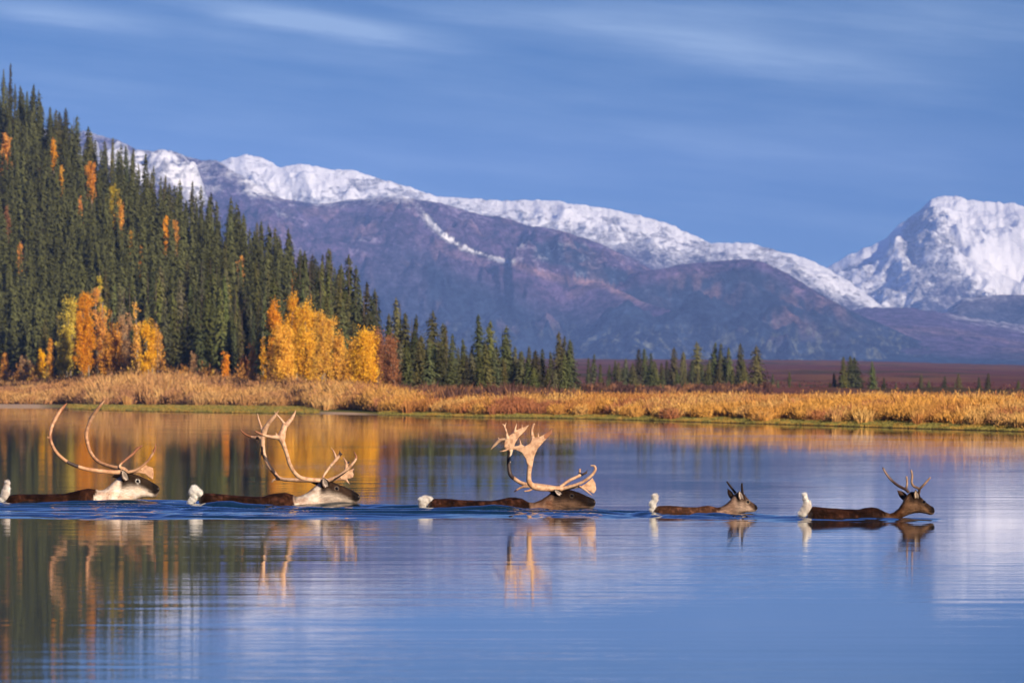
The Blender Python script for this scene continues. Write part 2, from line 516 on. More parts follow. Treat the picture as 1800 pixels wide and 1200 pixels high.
def col_back(P, Q, C, X, Y, z, g, g2):       # snow covered back range
    d = Q - C
    c = cm(P) + rock
    c = mixv(c, np.broadcast_to(purple, c.shape), sst(60, 130, d))
    s = 1.20 - d / 115 + 0.8 * g2 + 0.7 * g - .14 * sst(760, 900, P)
    s = s - 0.35 * sst(1180, 1300, P)
    s = np.where(P > 1230, s + 0.25 * sst(1230, 1300, P) - d / 400, s)
    return c, np.clip(s, 0, 1.4)


def col_front(P, Q, C, X, Y, z, g, g2):      # purple front ridge
    d = Q - C
    c = cm(P) + purple
    n = fbm(X / 300, Y / 500, 55, 5)
    low = sst(470, 600, Q + 90 * (n - .5) * 2 + (P - 900) * 0.02)
    c = mixv(c, np.broadcast_to(forest, c.shape), 0.9 * low)
    # dark timber patch below the skyline, pale grass streaks
    pt = np.exp(-(((P - 985) / 75) ** 2 + ((Q - 445) / 24) ** 2)) + np.exp(-(((P - 1060) / 70) ** 2 + ((Q - 490) / 26) ** 2))
    c = mixv(c, np.broadcast_to(forest, c.shape), sst(.45, .6, pt * (.6 + .8 * n)) * .9)
    c = mixv(c, np.broadcast_to(tan, c.shape), 0.35 * sst(.56, .7, fbm(X / 60, Y / 200, 65, 4)) * (1 - low))
    c = mixv(c, np.broadcast_to(olive, c.shape), 0.8 * sst(.60, .72, fbm(X / 25, Y / 60, 75, 4)) * sst(540, 590, Q))
    leftm = sst(480, 360, P)
    s = leftm * (.58 - d / 280) + (1 - leftm) * (0.62 - d / 34) * sst(780, 700, P)
    s = s + np.exp(-(((P - 455) / 28) ** 2 + ((Q - 338) / 10) ** 2)) * .6
    s = np.where(s > 0, s + 0.6 * g2 + (0.4 - .28 * leftm) * g, 0)
    s = s + 0.50 * sst(780, 520, P) * np.exp(-((d - 45) / 40) ** 2) * sst(.5, .62, n)
    return c, np.clip(s, 0, 1.3)


def col_spur(P, Q, C, X, Y, z, g, g2):
    d = Q - C
    c = cm(P) + purple
    n = fbm(X / 260, Y / 420, 155, 5)
    low = sst(20, 95, d + 60 * (n - .5) * 2)
    c = mixv(c, np.broadcast_to(forest, c.shape), 0.92 * low)
    c = mixv(c, np.broadcast_to(tan, c.shape), 0.75 * sst(14, 2, d + 14 * (n - .5)) * sst(860, 920, P) * sst(1150, 1090, P))
    c = mixv(c, np.broadcast_to(tan, c.shape), 0.8 * np.exp(-(((P - 1088) / 15) ** 2 + ((d - 4) / 8) ** 2)))
    c = mixv(c, np.broadcast_to(tan, c.shape), 0.3 * sst(.55, .68, fbm(X / 70, Y / 160, 165, 4)) * sst(620, 560, Q))
    c = mixv(c, np.broadcast_to(olive, c.shape), 0.6 * sst(.56, .66, fbm(X / 9, Y / 30, 175, 4)) * sst(545, 600, Q))
    c = mixv(c, np.broadcast_to(olive * 1.6, c.shape), 0.5 * sst(.5, .64, n) * sst(600, 640, Q) * sst(900, 700, P))
    on = sst(715, 745, P) * sst(925, 880, P)
    s = on * (1.15 - d / (9 + 14 * sst(800, 740, P))) + 0.12 * g2 * on + .12 * on * (d < 12)
    s = s + sst(745, 700, P) * sst(640, 720, P) * np.clip(0.7 - d / 28, 0, 1)
    return c, np.clip(s, 0, 1.3)


def col_hump(P, Q, C, X, Y, z, g, g2):
    d = Q - C
    c = cm(P) + purple
    n = fbm(X / 160, Y / 300, 255, 5)
    c = mixv(c, np.broadcast_to(forest, c.shape), 0.92 * np.clip(sst(12, 40, d + 50 * (n - .5)) * sst(1520, 1420, P - 2 * (Q - 500)) + sst(1380, 1500, P) + sst(560, 600, Q), 0, 1))
    tn = fbm(X / 80, Y / 160, 265, 5)
    zone = np.exp(-(((P - 1350) / 120) ** 2 + ((Q - 545) / 38) ** 2)) + 1.1 * np.exp(-(((P - 1235) / 55) ** 2 + ((Q - 505) / 22) ** 2))
    c = mixv(c, np.broadcast_to(tan, c.shape), np.clip(sst(.47, .62, tn) * zone, 0, 1))
    c = mixv(c, np.broadcast_to(olive * 1.2, c.shape), 0.65 * sst(.56, .66, fbm(X / 9, Y / 30, 275, 4)) * sst(560, 590, Q))
    return c, np.zeros(P.shape)


def col_far(P, Q, C, X, Y, z, g, g2):
    d = Q - C
    c = cm(P) + rock * 0.75
    n = fbm(X / 500, Y / 700, 355, 5)
    s = 0.66 - (d - 60) / 300
    s = s + 1.0 * sst(1630, 1740, P - 0.25 * (Q - 400)) * sst(560, 480, Q) + 0.25 * np.exp(-(d / 14) ** 2)
    s = s + 0.5 * g2 + 0.4 * g + .08
    s = s - 0.42 * np.exp(-(((P - 1612) / 50) ** 2 + ((Q - 385) / 45) ** 2))
    return c, np.clip(s, 0.14, 1.5)


def col_foot(P, Q, C, X, Y, z, g, g2):
    d = Q - C
    n = fbm(X / 200, Y / 400, 455, 5)
    c = cm(P) + purple * 1.1
    c = mixv(c, np.broadcast_to(tan, c.shape), 0.45 * sst(.5, .66, n) * sst(8, 30, d))
    c = mixv(c, np.broadcast_to(forest, c.shape), sst(45, 80, d + 60 * (n - .5)))
    s = 0.7 * sst(1640, 1700, P) * np.clip(0.9 - d / 20, 0, 1)
    return c, np.clip(s, 0, 1)


def col_foot2(P, Q, C, X, Y, z, g, g2):
    d = Q - C
    c = cm(P) + rock * .9
    n = fbm(X / 200, Y / 400, 495, 5)
    c = mixv(c, np.broadcast_to(forest, c.shape), sst(5, 40, d + 40 * (n - .5)) * .6)
    s = 0.75 * sst(1760, 1560, P) * np.clip(1 - d / 50, 0, 1) + 0.3 * np.clip(1 - d / 14, 0, 1)
    return c, np.clip(s, 0, 1)


SPC = soft_interp([(600, 330), (700, 348), (735, 360), (760, 388), (785, 415), (820, 436), (870, 452), (920, 466), (960, 480), (1010, 490), (1060, 497), (1085, 508), (1100, 515), (1120, 527),
                   (1180, 545), (1250, 572), (1320, 601), (1400, 628), (1600, 660), (1800, 680)], 6)
_ax = np.array([(700, 12480), (740, 12350), (800, 12050), (900, 11650), (1000, 11350), (1100, 11050), (1200, 10800), (1320, 10500), (1450, 10200), (1600, 9900)], float)


def spur_z(P, X, Y, g, g2):
    Yw = Y + 150 * (fbm(X / 500, Y / 700, 808, 3) - .5)
    pa = np.interp(Yw, _ax[::-1, 1], _ax[::-1, 0])
    za = HC + (HZ - SPC(pa)) / F * Y
    lat = (pa - 900) / F * Y - X
    lft = np.maximum(lat, 0); rgt = np.maximum(-lat, 0)
    drop = 0.40 * lft + 0.34 * lft * (g + .1) * sst(0, 120, lft) + 0.5 * rgt
    return za - drop + 10 * g2 * sst(0, 60, lft) - np.where(Y > 12380, (Y - 12380) * .5, 0)


def col_both(P, Q, C, X, Y, z, g, g2):
    ca, sa_ = col_front(P, Q, C, X, Y, z, g, g2)
    D_ = SPC(P)
    cb, sb = col_spur(P, Q, D_, X, Y, z, g, g2)
    m = sst(728, 760, P) * sst(-3.0, 0.0, Q - D_) * (Y < np.interp(P, _ax[:, 0], _ax[:, 1]) + 260)
    m2 = sst(640, 760, P + 0.8 * (Q - 400)) * sst(-3.0, 0.0, Q - D_) * (P <= 760)
    m = np.maximum(m, m2 * .6)
    return mixv(ca, cb, m), sa_ * (1 - m) + sb * m


mountain('snow_mountain', 'distant snow covered peak rising at the right edge', [(1000, 640), (1300, 600), (1380, 520), (1440, 478), (1462, 466), (1500, 444), (1530, 433), (1555, 420), (1580, 396), (1610, 372), (1640, 348), (1660, 341),
         (1680, 344), (1710, 353), (1750, 358), (1790, 360), (1850, 372), (2000, 330), (2200, 380), (2600, 500), (3000, 560)],
         19000, 2100, 1200, 2700, 101, colfn=col_far, gully=.26, gx=560, gy=900, jag=2.0, exp=.95, fine=.12)
mountain('snow_range', 'long snowy back range running across the middle', [(-600, 150), (-200, 190), (120, 262), (300, 305), (370, 300), (386, 286), (400, 279), (430, 272), (455, 275), (470, 282), (490, 294), (505, 292), (530, 289), (545, 290),
         (570, 296), (600, 297), (625, 300), (650, 307), (700, 322), (735, 333), (770, 345), (810, 347), (860, 350), (900, 353), (940, 352), (965, 353), (1000, 358), (1080, 369),
         (1130, 380), (1170, 391), (1200, 406), (1215, 412), (1250, 428), (1275, 427), (1320, 427), (1345, 434), (1370, 440), (1400, 449), (1440, 465), (1490, 492), (1545, 533), (1620, 590), (1750, 650)],
         16000, 1500, -600, 1760, 211, colfn=col_back, gully=.22, gx=420, gy=700, jag=1.6, exp=1.0, fine=.12)
mountain('foothill', 'low shoulder with a dusting of snow under the far peak', [(1560, 600), (1640, 560), (1690, 525), (1720, 519), (1780, 517), (1850, 522), (2100, 500), (2600, 600)],
         14200, 1600, 1540, 2700, 301, colfn=col_foot2, gully=.2, fine=.2)
mountain('valley_slope', 'gentle purple valley slope below the snow peak', [(1200, 640), (1400, 560), (1480, 545), (1530, 540), (1600, 541), (1650, 548), (1700, 556), (1800, 572), (2000, 590), (2700, 600)],
         13400, 4500, 1200, 2700, 311, colfn=col_foot, gully=.08, gx=700)
mountain('purple_mountain', 'purple front ridge with a dusting of snow along its crest', [(-700, 120), (-300, 170), (0, 228), (100, 226), (135, 232), (150, 229), (158, 231), (190, 240), (215, 250), (240, 262), (270, 266), (288, 262), (300, 264),
         (330, 274), (385, 286), (405, 300), (430, 313), (455, 328), (485, 342), (530, 352), (560, 356), (600, 352), (660, 347), (700, 345), (740, 350), (770, 357), (800, 366), (840, 377), (880, 380), (930, 394), (1000, 410), (1050, 428),
         (1085, 443), (1120, 461), (1170, 488), (1220, 518), (1300, 556), (1400, 592), (1500, 622), (1600, 645), (1750, 660)],
         12500, 2600, -700, 1700, 401, colfn=col_both, gully=.40, gx=270, gy=760, jag=1.0, exp=1.1, rows=320, spur=spur_z, fine=.26)
mountain('wooded_hill', 'rounded purple hill with tan grassy patches', [(900, 660), (1000, 600), (1060, 520), (1110, 478), (1150, 474), (1190, 468), (1220, 464), (1250, 461), (1290, 453), (1315, 454), (1350, 463), (1380, 478), (1410, 497), (1450, 520), (1480, 537),
         (1520, 556), (1570, 578), (1620, 600), (1700, 622), (1800, 640), (2000, 660), (2400, 670)],
         11500, 1700, 900, 2400, 501, colfn=col_hump, gully=.42, gx=200, gy=520, jag=.7, fine=.26)
# ------------------------------------------------------------------ haze
hb = bpy.data.meshes.new('haze')
x0, x1, y0, y1, z0, z1 = -9000, 9000, -400, 22800, -180, 950
hv = [(x0, y0, z0), (x1, y0, z0), (x1, y1, z0), (x0, y1, z0), (x0, y0, z1), (x1, y0, z1), (x1, y1, z1), (x0, y1, z1)]
hb.from_pydata(hv, [], [(0, 3, 2, 1), (4, 5, 6, 7), (0, 1, 5, 4), (1, 2, 6, 5), (2, 3, 7, 6), (3, 0, 4, 7)])
mh = bpy.data.materials.new('haze'); mh.use_nodes = True
t = mh.node_tree
t.nodes.remove(t.nodes['Principled BSDF'])
pv = t.nodes.new('ShaderNodeVolumePrincipled')
pv.inputs['Color'].default_value = (0.25, 0.42, 1.0, 1)
pv.inputs['Density'].default_value = 3.5e-5
pv.inputs['Anisotropy'].default_value = -0.5
t.links.new(pv.outputs[0], t.nodes['Material Output'].inputs['Volume'])
hb.materials.append(mh)
tag(obj('haze', hb), 'thin blue haze over the valley', kind='stuff')

# ------------------------------------------------------------------ vegetation
def translucent(t, b, fac):
    tr = t.nodes.new('ShaderNodeBsdfTranslucent')
    lk = b.inputs['Base Color'].links
    t.links.new(lk[0].from_socket, tr.inputs['Color'])
    mx = t.nodes.new('ShaderNodeMixShader'); mx.inputs[0].default_value = fac
    t.links.new(b.outputs[0], mx.inputs[1]); t.links.new(tr.outputs[0], mx.inputs[2])
    t.links.new(mx.outputs[0], t.nodes['Material Output'].inputs['Surface'])


def leaf_mat(name, c1, c2, rand=0.35, hue=0.02, sat=.2, scale=0.7):
    m, t, b = new_mat(name, 0.75, 0.15)
    oi = t.nodes.new('ShaderNodeObjectInfo')
    n = noise_node(t, scale, 3, 0.6, obj_coord(t))
    ct = t.nodes.new('ShaderNodeMapRange'); t.links.new(n.outputs[0], ct.inputs[0])
    ct.inputs[1].default_value = .35; ct.inputs[2].default_value = .65
    c = mixc(t, ct.outputs[0], c1, c2)
    hs = t.nodes.new('ShaderNodeHueSaturation')
    t.links.new(c, hs.inputs['Color'])
    t.links.new(mth(t, 'MULTIPLY_ADD', oi.outputs['Random'], rand * 2, 1 - rand), hs.inputs['Value'])
    t.links.new(mth(t, 'MULTIPLY_ADD', mth(t, 'FRACT', mth(t, 'MULTIPLY', oi.outputs['Random'], 7.31)), hue * 2, 0.5 - hue), hs.inputs['Hue'])
    t.links.new(mth(t, 'MULTIPLY_ADD', mth(t, 'FRACT', mth(t, 'MULTIPLY', oi.outputs['Random'], 17.7)), sat * 2, 1 - sat), hs.inputs['Saturation'])
    t.links.new(hs.outputs[0], b.inputs['Base Color'])
    translucent(t, b, .12)
    return m


M_SPRUCE = leaf_mat('spruce_needles', (.090, .100, .036), (.138, .134, .050), .50, .04)
M_BARK, t, b = new_mat('bark', .9, .1)
n = noise_node(t, 6, 4, .6, obj_coord(t, (1, 1, .3)))
t.links.new(mixc(t, n.outputs[0], (.05, .035, .025), (.14, .11, .085)), b.inputs['Base Color'])
M_PALE, t, b = new_mat('pale_bark', .8, .2)
n = noise_node(t, 4, 4, .6, obj_coord(t, (1, 1, 2)))
t.links.new(mixc(t, n.outputs[0], (.16, .12, .09), (.42, .36, .28)), b.inputs['Base Color'])


def spruce_geo(seed, h=1.0, wid=0.13, nl=54, nb=15, clump=0.019, club=False):
    """unit-high narrow northern spruce; returns triangles of its needle sprays"""
    r = np.random.default_rng(seed)
    P0, P1, P2 = [], [], []
    lean = r.normal(0, .022, 2)
    side = r.uniform(0, 6.28); asym = r.uniform(0, .28)
    for i in range(nl):
        tz = 0.03 + 0.965 * (i + r.uniform(-.3, .3)) / nl
        prof = (1 - tz) ** 0.58 * (0.78 + 0.22 * min(1, tz / .12))
        if club: prof = (1 - tz) ** 0.5 * (0.74 + .22 * math.sin(tz * 9 + seed)) * (.85 if tz < .4 else 1)
        rad = wid * max(prof, 0.02) * r.uniform(0.72, 1.22)
        n_b = max(4, int(nb * (0.45 + 0.75 * prof)))
        for j in range(n_b):
            a = r.uniform(0, 6.283)
            L = rad * r.uniform(0.55, 1.18) * (1 + asym * math.cos(a - side))
            if r.random() < .05: L *= 1.35
            d = np.array([math.cos(a), math.sin(a)])
            droop = r.uniform(.15, .55)
            ns = max(2, int(L / clump * 0.8))
            for s in range(ns):
                f = (s + r.uniform(.2, 1.0)) / ns
                c = np.array([d[0] * L * f, d[1] * L * f, tz - L * droop * f * (1.0 - 0.45 * f) * 1.6])
                c[:2] += lean * tz
                sz = clump * r.uniform(.7, 1.5) * (0.6 + .6 * prof)
                out = np.array([d[0] * .75, d[1] * .75, -.55 - droop]); out /= np.linalg.norm(out)
                sd_ = np.array([-d[1], d[0], r.uniform(-.3, .3)])
                q = r.normal(0, .25, 3)
                o_ = out + q; o_ /= np.linalg.norm(o_)
                P0.append(c - sd_ * sz * .62); P1.append(c + sd_ * sz * .62); P2.append(c + o_ * sz * 1.7)
    # leader
    for k_ in range(10):
        zt = .93 + .075 * k_ / 10
        a = r.uniform(0, 6.28); q = np.array([math.cos(a), math.sin(a), .2]) * .010
        c = np.array([lean[0] * zt, lean[1] * zt, zt])
        P0.append(c - np.array([q[1], -q[0], .008])); P1.append(c + np.array([q[1], -q[0], 0])); P2.append(c + q + np.array([0, 0, .012]))
    A = np.stack([P0, P1, P2], 1) * h
    return A


def tri_mesh(name, A, mat, attrs=None):
    V = A.reshape(-1, 3)
    return mesh_np(name, V, np.arange(len(V)).reshape(-1, 3), mat, attrs)


def tube(path, rad, n=8, cap=True):
    P = np.asarray(path, float); rad = np.broadcast_to(np.asarray(rad, float), (len(P),))
    T_ = np.gradient(P, axis=0); T_ /= np.linalg.norm(T_, axis=1)[:, None] + 1e-9
    ref = np.array([0.13, 0.97, 0.2])
    U = np.cross(T_, ref); U /= np.linalg.norm(U, axis=1)[:, None] + 1e-9
    W = np.cross(T_, U)
    a = np.linspace(0, 2 * np.pi, n, endpoint=False)
    V = P[:, None, :] + rad[:, None, None] * (np.cos(a)[None, :, None] * U[:, None, :] + np.sin(a)[None, :, None] * W[:, None, :])
    i = np.arange(len(P) - 1)[:, None] * n; j = np.arange(n)[None, :]; j2 = (j + 1) % n
    Fq = np.stack([i + j, i + j2, i + n + j2, i + n + j], -1).reshape(-1, 4)
    V = V.reshape(-1, 3)
    tris = np.zeros((0, 3), int)
    if cap:
        V = np.vstack([V, P[0], P[-1]])
        c0, c1 = len(V) - 2, len(V) - 1
        jj = np.arange(n); j2 = (jj + 1) % n
        tris = np.vstack([np.stack([np.full(n, c0), j2, jj], 1), np.stack([np.full(n, c1), (len(P) - 1) * n + jj, (len(P) - 1) * n + j2], 1)])
    return V, Fq, tris


class Geo:
    def __init__(s): s.V = []; s.Q = []; s.T = []; s.C = []; s.n = 0
    def add(s, V, Q=None, T_=None, C=None):
        V = np.asarray(V, float)
        if Q is not None and len(Q): s.Q.append(np.asarray(Q) + s.n)
        if T_ is not None and len(T_): s.T.append(np.asarray(T_) + s.n)
        s.V.append(V); s.n += len(V)
        if C is not None: s.C.append(np.broadcast_to(np.asarray(C, float), (len(V), 3)))
    def mesh(s, name, mat, smooth=False):
        fs = []
        if s.Q: fs.append(np.vstack(s.Q))
        if s.T: fs.append(np.vstack(s.T))
        at = {'tone': np.vstack(s.C)} if s.C else None
        return mesh_np(name, np.vstack(s.V), fs, mat, at, smooth)


SPR = []
for i in range(12):
    wd = [.125, .16, .11, .145, .175, .10, .135, .12, .165, .115, .15, .20][i]
    A = spruce_geo(100 + i, 1.0, wd, 54, 15, .019, club=(i in (2, 5, 9)))
    crown = tri_mesh('crown', A, M_SPRUCE)
    V_, Q_, T3 = tube([(0, 0, -0.03), (0, 0, .3), (0, 0, .7), (0, 0, .97)], [.014, .011, .006, .001], 6)
    tr = Geo(); tr.add(V_, Q_, T3)
    rr = np.random.default_rng(i)
    for k_ in range(9):                      # dead twigs near the foot
        a = rr.uniform(0, 6.28); zt = rr.uniform(.03, .16); L = rr.uniform(.03, .06)
        V_, Q_, T3 = tube([(0, 0, zt), (math.cos(a) * L, math.sin(a) * L, zt - .012)], [.0025, .0008], 4)
        tr.add(V_, Q_, T3)
    SPR.append((crown, tr.mesh('trunk', M_BARK, True), A))


def at(px, Y):
    return ((px - 900) / F * Y, Y, gz(px, Y))


SPR_N = [0]


def spruce(px, Y, top_py, label, group, var=None, wmul=1.0):
    x, y, z = at(px, Y)
    ztop = HC + (HZ - top_py) / F * Y
    h = max(ztop - z, 1.0)
    SPR_N[0] += 1
    v = int(rng.integers(0, 12)) if var is None else var
    e = empty('spruce_tree', (x, y, z), float(rng.uniform(0, 6.28)))
    ws = h * wmul * float(rng.uniform(.88, 1.12))
    tag(e, label, 'tree', group)
    for me, nm in ((SPR[v][0], 'crown'), (SPR[v][1], 'trunk')):
        c = obj(nm, me, e); c.scale = (ws, ws, h)
    return e


# --- trees that stand out against mountains or plain, one by one (photo column, top row)
sky_l = [(6, 121), (17, 111), (26, 147), (36, 150), (47, 160), (60, 148), (70, 172), (88, 188), (97, 192), (108, 196), (115, 190), (129, 203)]
sky_m = [(155, 232), (163, 250), (187, 246), (196, 242), (207, 262), (222, 256), (231, 260), (257, 303), (265, 303), (287, 308), (296, 322), (312, 330), (336, 318), (354, 356), (372, 360),
         (403, 363), (412, 378), (422, 368), (430, 376), (453, 390), (462, 393), (483, 400), (494, 420), (508, 423), (523, 438), (533, 443), (543, 447), (556, 452), (566, 446), (573, 437), (581, 438), (590, 470)]
lab_l = ['tallest dark spruce at the very top left of the hill', 'pointed spruce spire highest against the sky at far left']
for i, (px, py) in enumerate(sky_l):
    spruce(px, float(Yc(px)) - rng.uniform(0, 30), py, 'narrow dark spruce standing on the steep upper hilltop at far left against blue sky', 'spruces on the upper left skyline', wmul=1.25 if i > 6 else 1.0)
for i, (px, py) in enumerate(sky_m):
    spruce(px, float(Yc(px)) - rng.uniform(0, 40), py, 'dark spruce on the sloping hill skyline with snowy and purple mountain behind its tip', 'spruces on the sloping skyline', wmul=1.1)
mid = [(604, 512), (613, 507), (632, 537), (655, 520), (662, 508), (687, 552), (704, 523), (713, 548), (724, 553), (741, 590), (761, 546), (778, 568), (785, 570), (795, 587), (804, 610), (815, 595), (828, 607), (843, 552),
       (852, 600), (861, 563), (873, 607), (883, 573), (898, 597), (906, 608), (913, 617), (929, 608), (939, 620), (952, 612), (970, 617), (983, 583), (988, 590), (997, 597), (1007, 597)]
special = {843: 'tall very dark narrow spruce standing clear above the middle tree line', 761: 'slender spire topped spruce in a gap of the middle tree line', 662: 'broad spruce just behind the golden aspen group',
           704: 'tall pointed spruce right of the last golden aspen', 983: 'tallest spruce of the clump at the right end of the middle stand', 724: 'dense conical spruce beside the reddish brush'}
for i, (px, py) in enumerate(mid):
    Y = float(np.interp(px, [600, 700, 1000], [760, 560, 520])) + rng.uniform(-25, 45)
    spruce(px, Y, py, special.get(px, 'green spruce in the line of trees between golden aspens and open plain'), 'spruces in the middle stand', wmul=1.22 if px != 983 else 1.35)
fr = np.random.default_rng(5)
for k_ in range(34):
    px = 608 + 400 * (k_ + fr.uniform(-.4, .4)) / 34
    py = float(np.interp(px, [608, 700, 760, 850, 930, 1008], [575, 585, 605, 612, 628, 632])) + fr.uniform(-14, 18)
    spruce(px, float(np.interp(px, [600, 700, 1000], [700, 530, 490])) + fr.uniform(-25, 25), py, 'lower bushy spruce filling the foot of the line between golden aspens and plain', 'spruces in the middle stand', wmul=1.5)
for k_ in range(13):
    px = 1062 + 268 * (k_ + fr.uniform(-.4, .4)) / 13
    spruce(px, 850 + fr.uniform(-30, 30), 645 + fr.uniform(-10, 8), 'short spruce filling the foot of the tree row in front of the plain', 'spruces in the right tree row', wmul=1.8)
right = [(1033, 628), (1042, 622), (1070, 640), (1080, 633), (1090, 645), (1099, 630), (1110, 637), (1121, 612), (1133, 612), (1145, 620), (1154, 634), (1163, 637), (1173, 632), (1182, 610), (1197, 617), (1205, 620), (1214, 634),
         (1225, 600), (1234, 638), (1245, 632), (1253, 602), (1265, 603), (1273, 625), (1280, 610), (1289, 630), (1299, 603), (1308, 632), (1315, 651), (1332, 607)]
sp2 = {1332: 'broad spruce ending the right tree row, widest and fullest', 1225: 'tall evenly tapered spruce in the right tree row', 1042: 'small spruce of the lone pair in the gap before the plain', 1033: 'smaller dark spruce of the lone pair in the gap before the plain',
       1299: 'tall narrow spruce second last in the right tree row'}
for px, py in right:
    spruce(px, 880 + rng.uniform(-50, 50), py, sp2.get(px, 'dark spruce in the tree row behind the golden grass in front of the plain'), 'spruces in the right tree row', wmul=1.8 if px == 1332 else 1.45, var=11 if px == 1332 else None)
lone = [(1357, 657, 'short spruce just right of the tree row on the red plain'), (1368, 668, 'tiny spruce beside a short one right of the tree row'), (1388, 653, 'small spruce alone between tree row and plain cluster'), (1407, 671, 'tiny spruce rising barely above the golden grass'),
        (1458, 670, 'lowest spruce at the left foot of the plain cluster'), (1467, 655, 'small spruce left of the tall trio on the plain'), (1483, 626, 'leftmost tall spruce of the trio on the red plain'),
        (1495, 625, 'middle spruce of the tall trio on the red plain'), (1503, 628, 'right spruce of the tall trio on the red plain'), (1535, 634, 'single well formed spruce standing alone on the red plain'),
        (1553, 663, 'tiny spruce right of the single well formed one'), (1617, 657, 'dark small spruce far out on the red plain'), (1633, 668, 'tiny spruce beside the dark small one on the plain'), (1658, 660, 'small spruce left of a pair on the right plain'),
        (1680, 670, 'shorter spruce of the pair on the right plain'), (1688, 656, 'taller spruce of the pair on the right plain'), (1722, 662, 'shorter spruce of the far right pair on the plain'), (1737, 655, 'taller spruce of the far right pair on the plain'),
        (1788, 667, 'last little spruce at the right edge of the plain'), (1574, 672, 'stunted spruce sprig low on the plain behind the grass'), (1596, 673, 'second stunted sprig low on the plain behind the grass')]
for px, py, lb in lone:
    spruce(px, 930 + rng.uniform(-30, 60), py, lb, 'scattered spruces on the plain', wmul=1.6)

# --- hillside forest filled in front of the skyline, nearest first
cand = []
pr = np.random.default_rng(77)
for _ in range(26000):
    px = pr.uniform(-75, 640); s = pr.random() ** 1.25
    yb_, yc_ = float(Yb(px)), float(Yc(px))
    Y = yb_ + 4 + (yc_ - yb_ - 10) * s
    cand.append((px, Y))
cand = np.array(cand)
cz = ground_z(cand[:, 0], cand[:, 1]); cpy = HZ - (cz - HC) / cand[:, 1] * F
golden_clear = [(150, 700, 28), (240, 690, 30), (540, 640, 60), (640, 600, 30)]
kept = []
cell = {}
for (px, Y), py in zip(cand, cpy):
    near = False
    sc_ = 700.0 / Y
    kx, ky = int(px // 15), int(py // 12)
    for a in (-1, 0, 1):
        for b_ in (-1, 0, 1):
            for (qx, qy) in cell.get((kx + a, ky + b_), ()):
                if ((px - qx) / 16.5) ** 2 + ((py - qy) / 11.5) ** 2 < 1: near = True
    if near: continue
    if fbm(np.array([px / 22.0]), np.array([py / 26.0]), 404, 3)[0] < .40: continue
    cell.setdefault((kx, ky), []).append((px, py)); kept.append((px, Y, py))
kept.sort(key=lambda q: q[1])
BUDGET = 300 - SPR_N[0]
# the individuals: spread over the hill, nearest (largest) first
fill_ind = [q for q in kept if q[0] > -12][:BUDGET]
ids = set(map(id, fill_ind))
rest = [q for q in kept if id(q) not in ids]
for px, Y, py in fill_ind:
    h = np.clip(pr.normal(9.3, 2.1), 5.0, 13.5)
    top = py - h / Y * F
    if py > 585: lb = 'grey green spruce in the lowest rank of the hillside forest close behind the bank'
    elif py > 500: lb = 'narrow green spruce packed in the lower middle of the hillside forest'
    else: lb = 'green spruce packed among others higher up in the hillside forest'
    spruce(px, Y, top, lb, 'spruces packed on the hillside', wmul=.98)
# the remaining forest as one mass
lod = [spruce_geo(300 + i, 1.0, [.13, .15, .12, .14][i], 34, 9, .030, club=(i == 2)) for i in range(4)]
chunks = []
for px in np.arange(-420, -80, 7.0):
    for k_ in range(6):
        yb_, yc_ = float(Yb(px)), float(Yc(px))
        Y = yb_ + (yc_ - yb_) * pr.random()
        rest.append((px + pr.uniform(-4, 4), Y, 0))
for px, Y, py in rest:
    h = float(np.clip(pr.normal(8.8, 1.3), 5.5, 11)); ws = h * pr.uniform(.85, 1.15)
    # stay below the skyline trees
    x, y, z = at(px, Y)
    A = lod[int(pr.integers(0, 4))]
    a = pr.uniform(0, 6.28); ca, sa = math.cos(a), math.sin(a)
    B = A.copy()
    B[..., 0] = (A[..., 0] * ca - A[..., 1] * sa) * ws + x
    B[..., 1] = (A[..., 0] * sa + A[..., 1] * ca) * ws + y
    B[..., 2] = A[..., 2] * h + z
    chunks.append((B, np.full(B.shape[0] * 3, pr.uniform(.7, 1.3))))
M_FOR, t, b = new_mat('forest_needles', .8, .1)
n = noise_node(t, .7, 3, .6, obj_coord(t))
c = mixc(t, n.outputs[0], (.080, .090, .032), (.12, .12, .044))
mv = t.nodes.new('ShaderNodeVectorMath'); mv.operation = 'SCALE'
t.links.new(c, mv.inputs[0]); t.links.new(attr(t, 'shade', 'Fac'), mv.inputs['Scale']); t.links.new(mv.outputs[0], b.inputs['Base Color'])
translucent(t, b, .12)
A = np.concatenate([c_[0] for c_ in chunks]); sh = np.concatenate([c_[1] for c_ in chunks])
tag(obj('spruce_forest', tri_mesh('spruce_forest', A, M_FOR, {'shade': sh})), 'further ranks of spruce filling the hillside forest', 'forest', kind='stuff')

# --- aspens and birches in autumn colour
def leaf_col_mat(name, a, b_):
    return leaf_mat(name, a, b_, .16, .007, .06, 1.6)


LM = {'orange': leaf_col_mat('orange_leaves', (.68, .26, .035), (.86, .42, .06)), 'gold': leaf_col_mat('gold_leaves', (.74, .34, .025), (.92, .52, .05)),
      'yellow': leaf_col_mat('yellow_leaves', (.50, .38, .02), (.68, .54, .05)), 'rust': leaf_col_mat('rust_leaves', (.24, .10, .05), (.36, .15, .06)),
      'tan': leaf_col_mat('tan_leaves', (.42, .22, .10), (.52, .30, .14))}


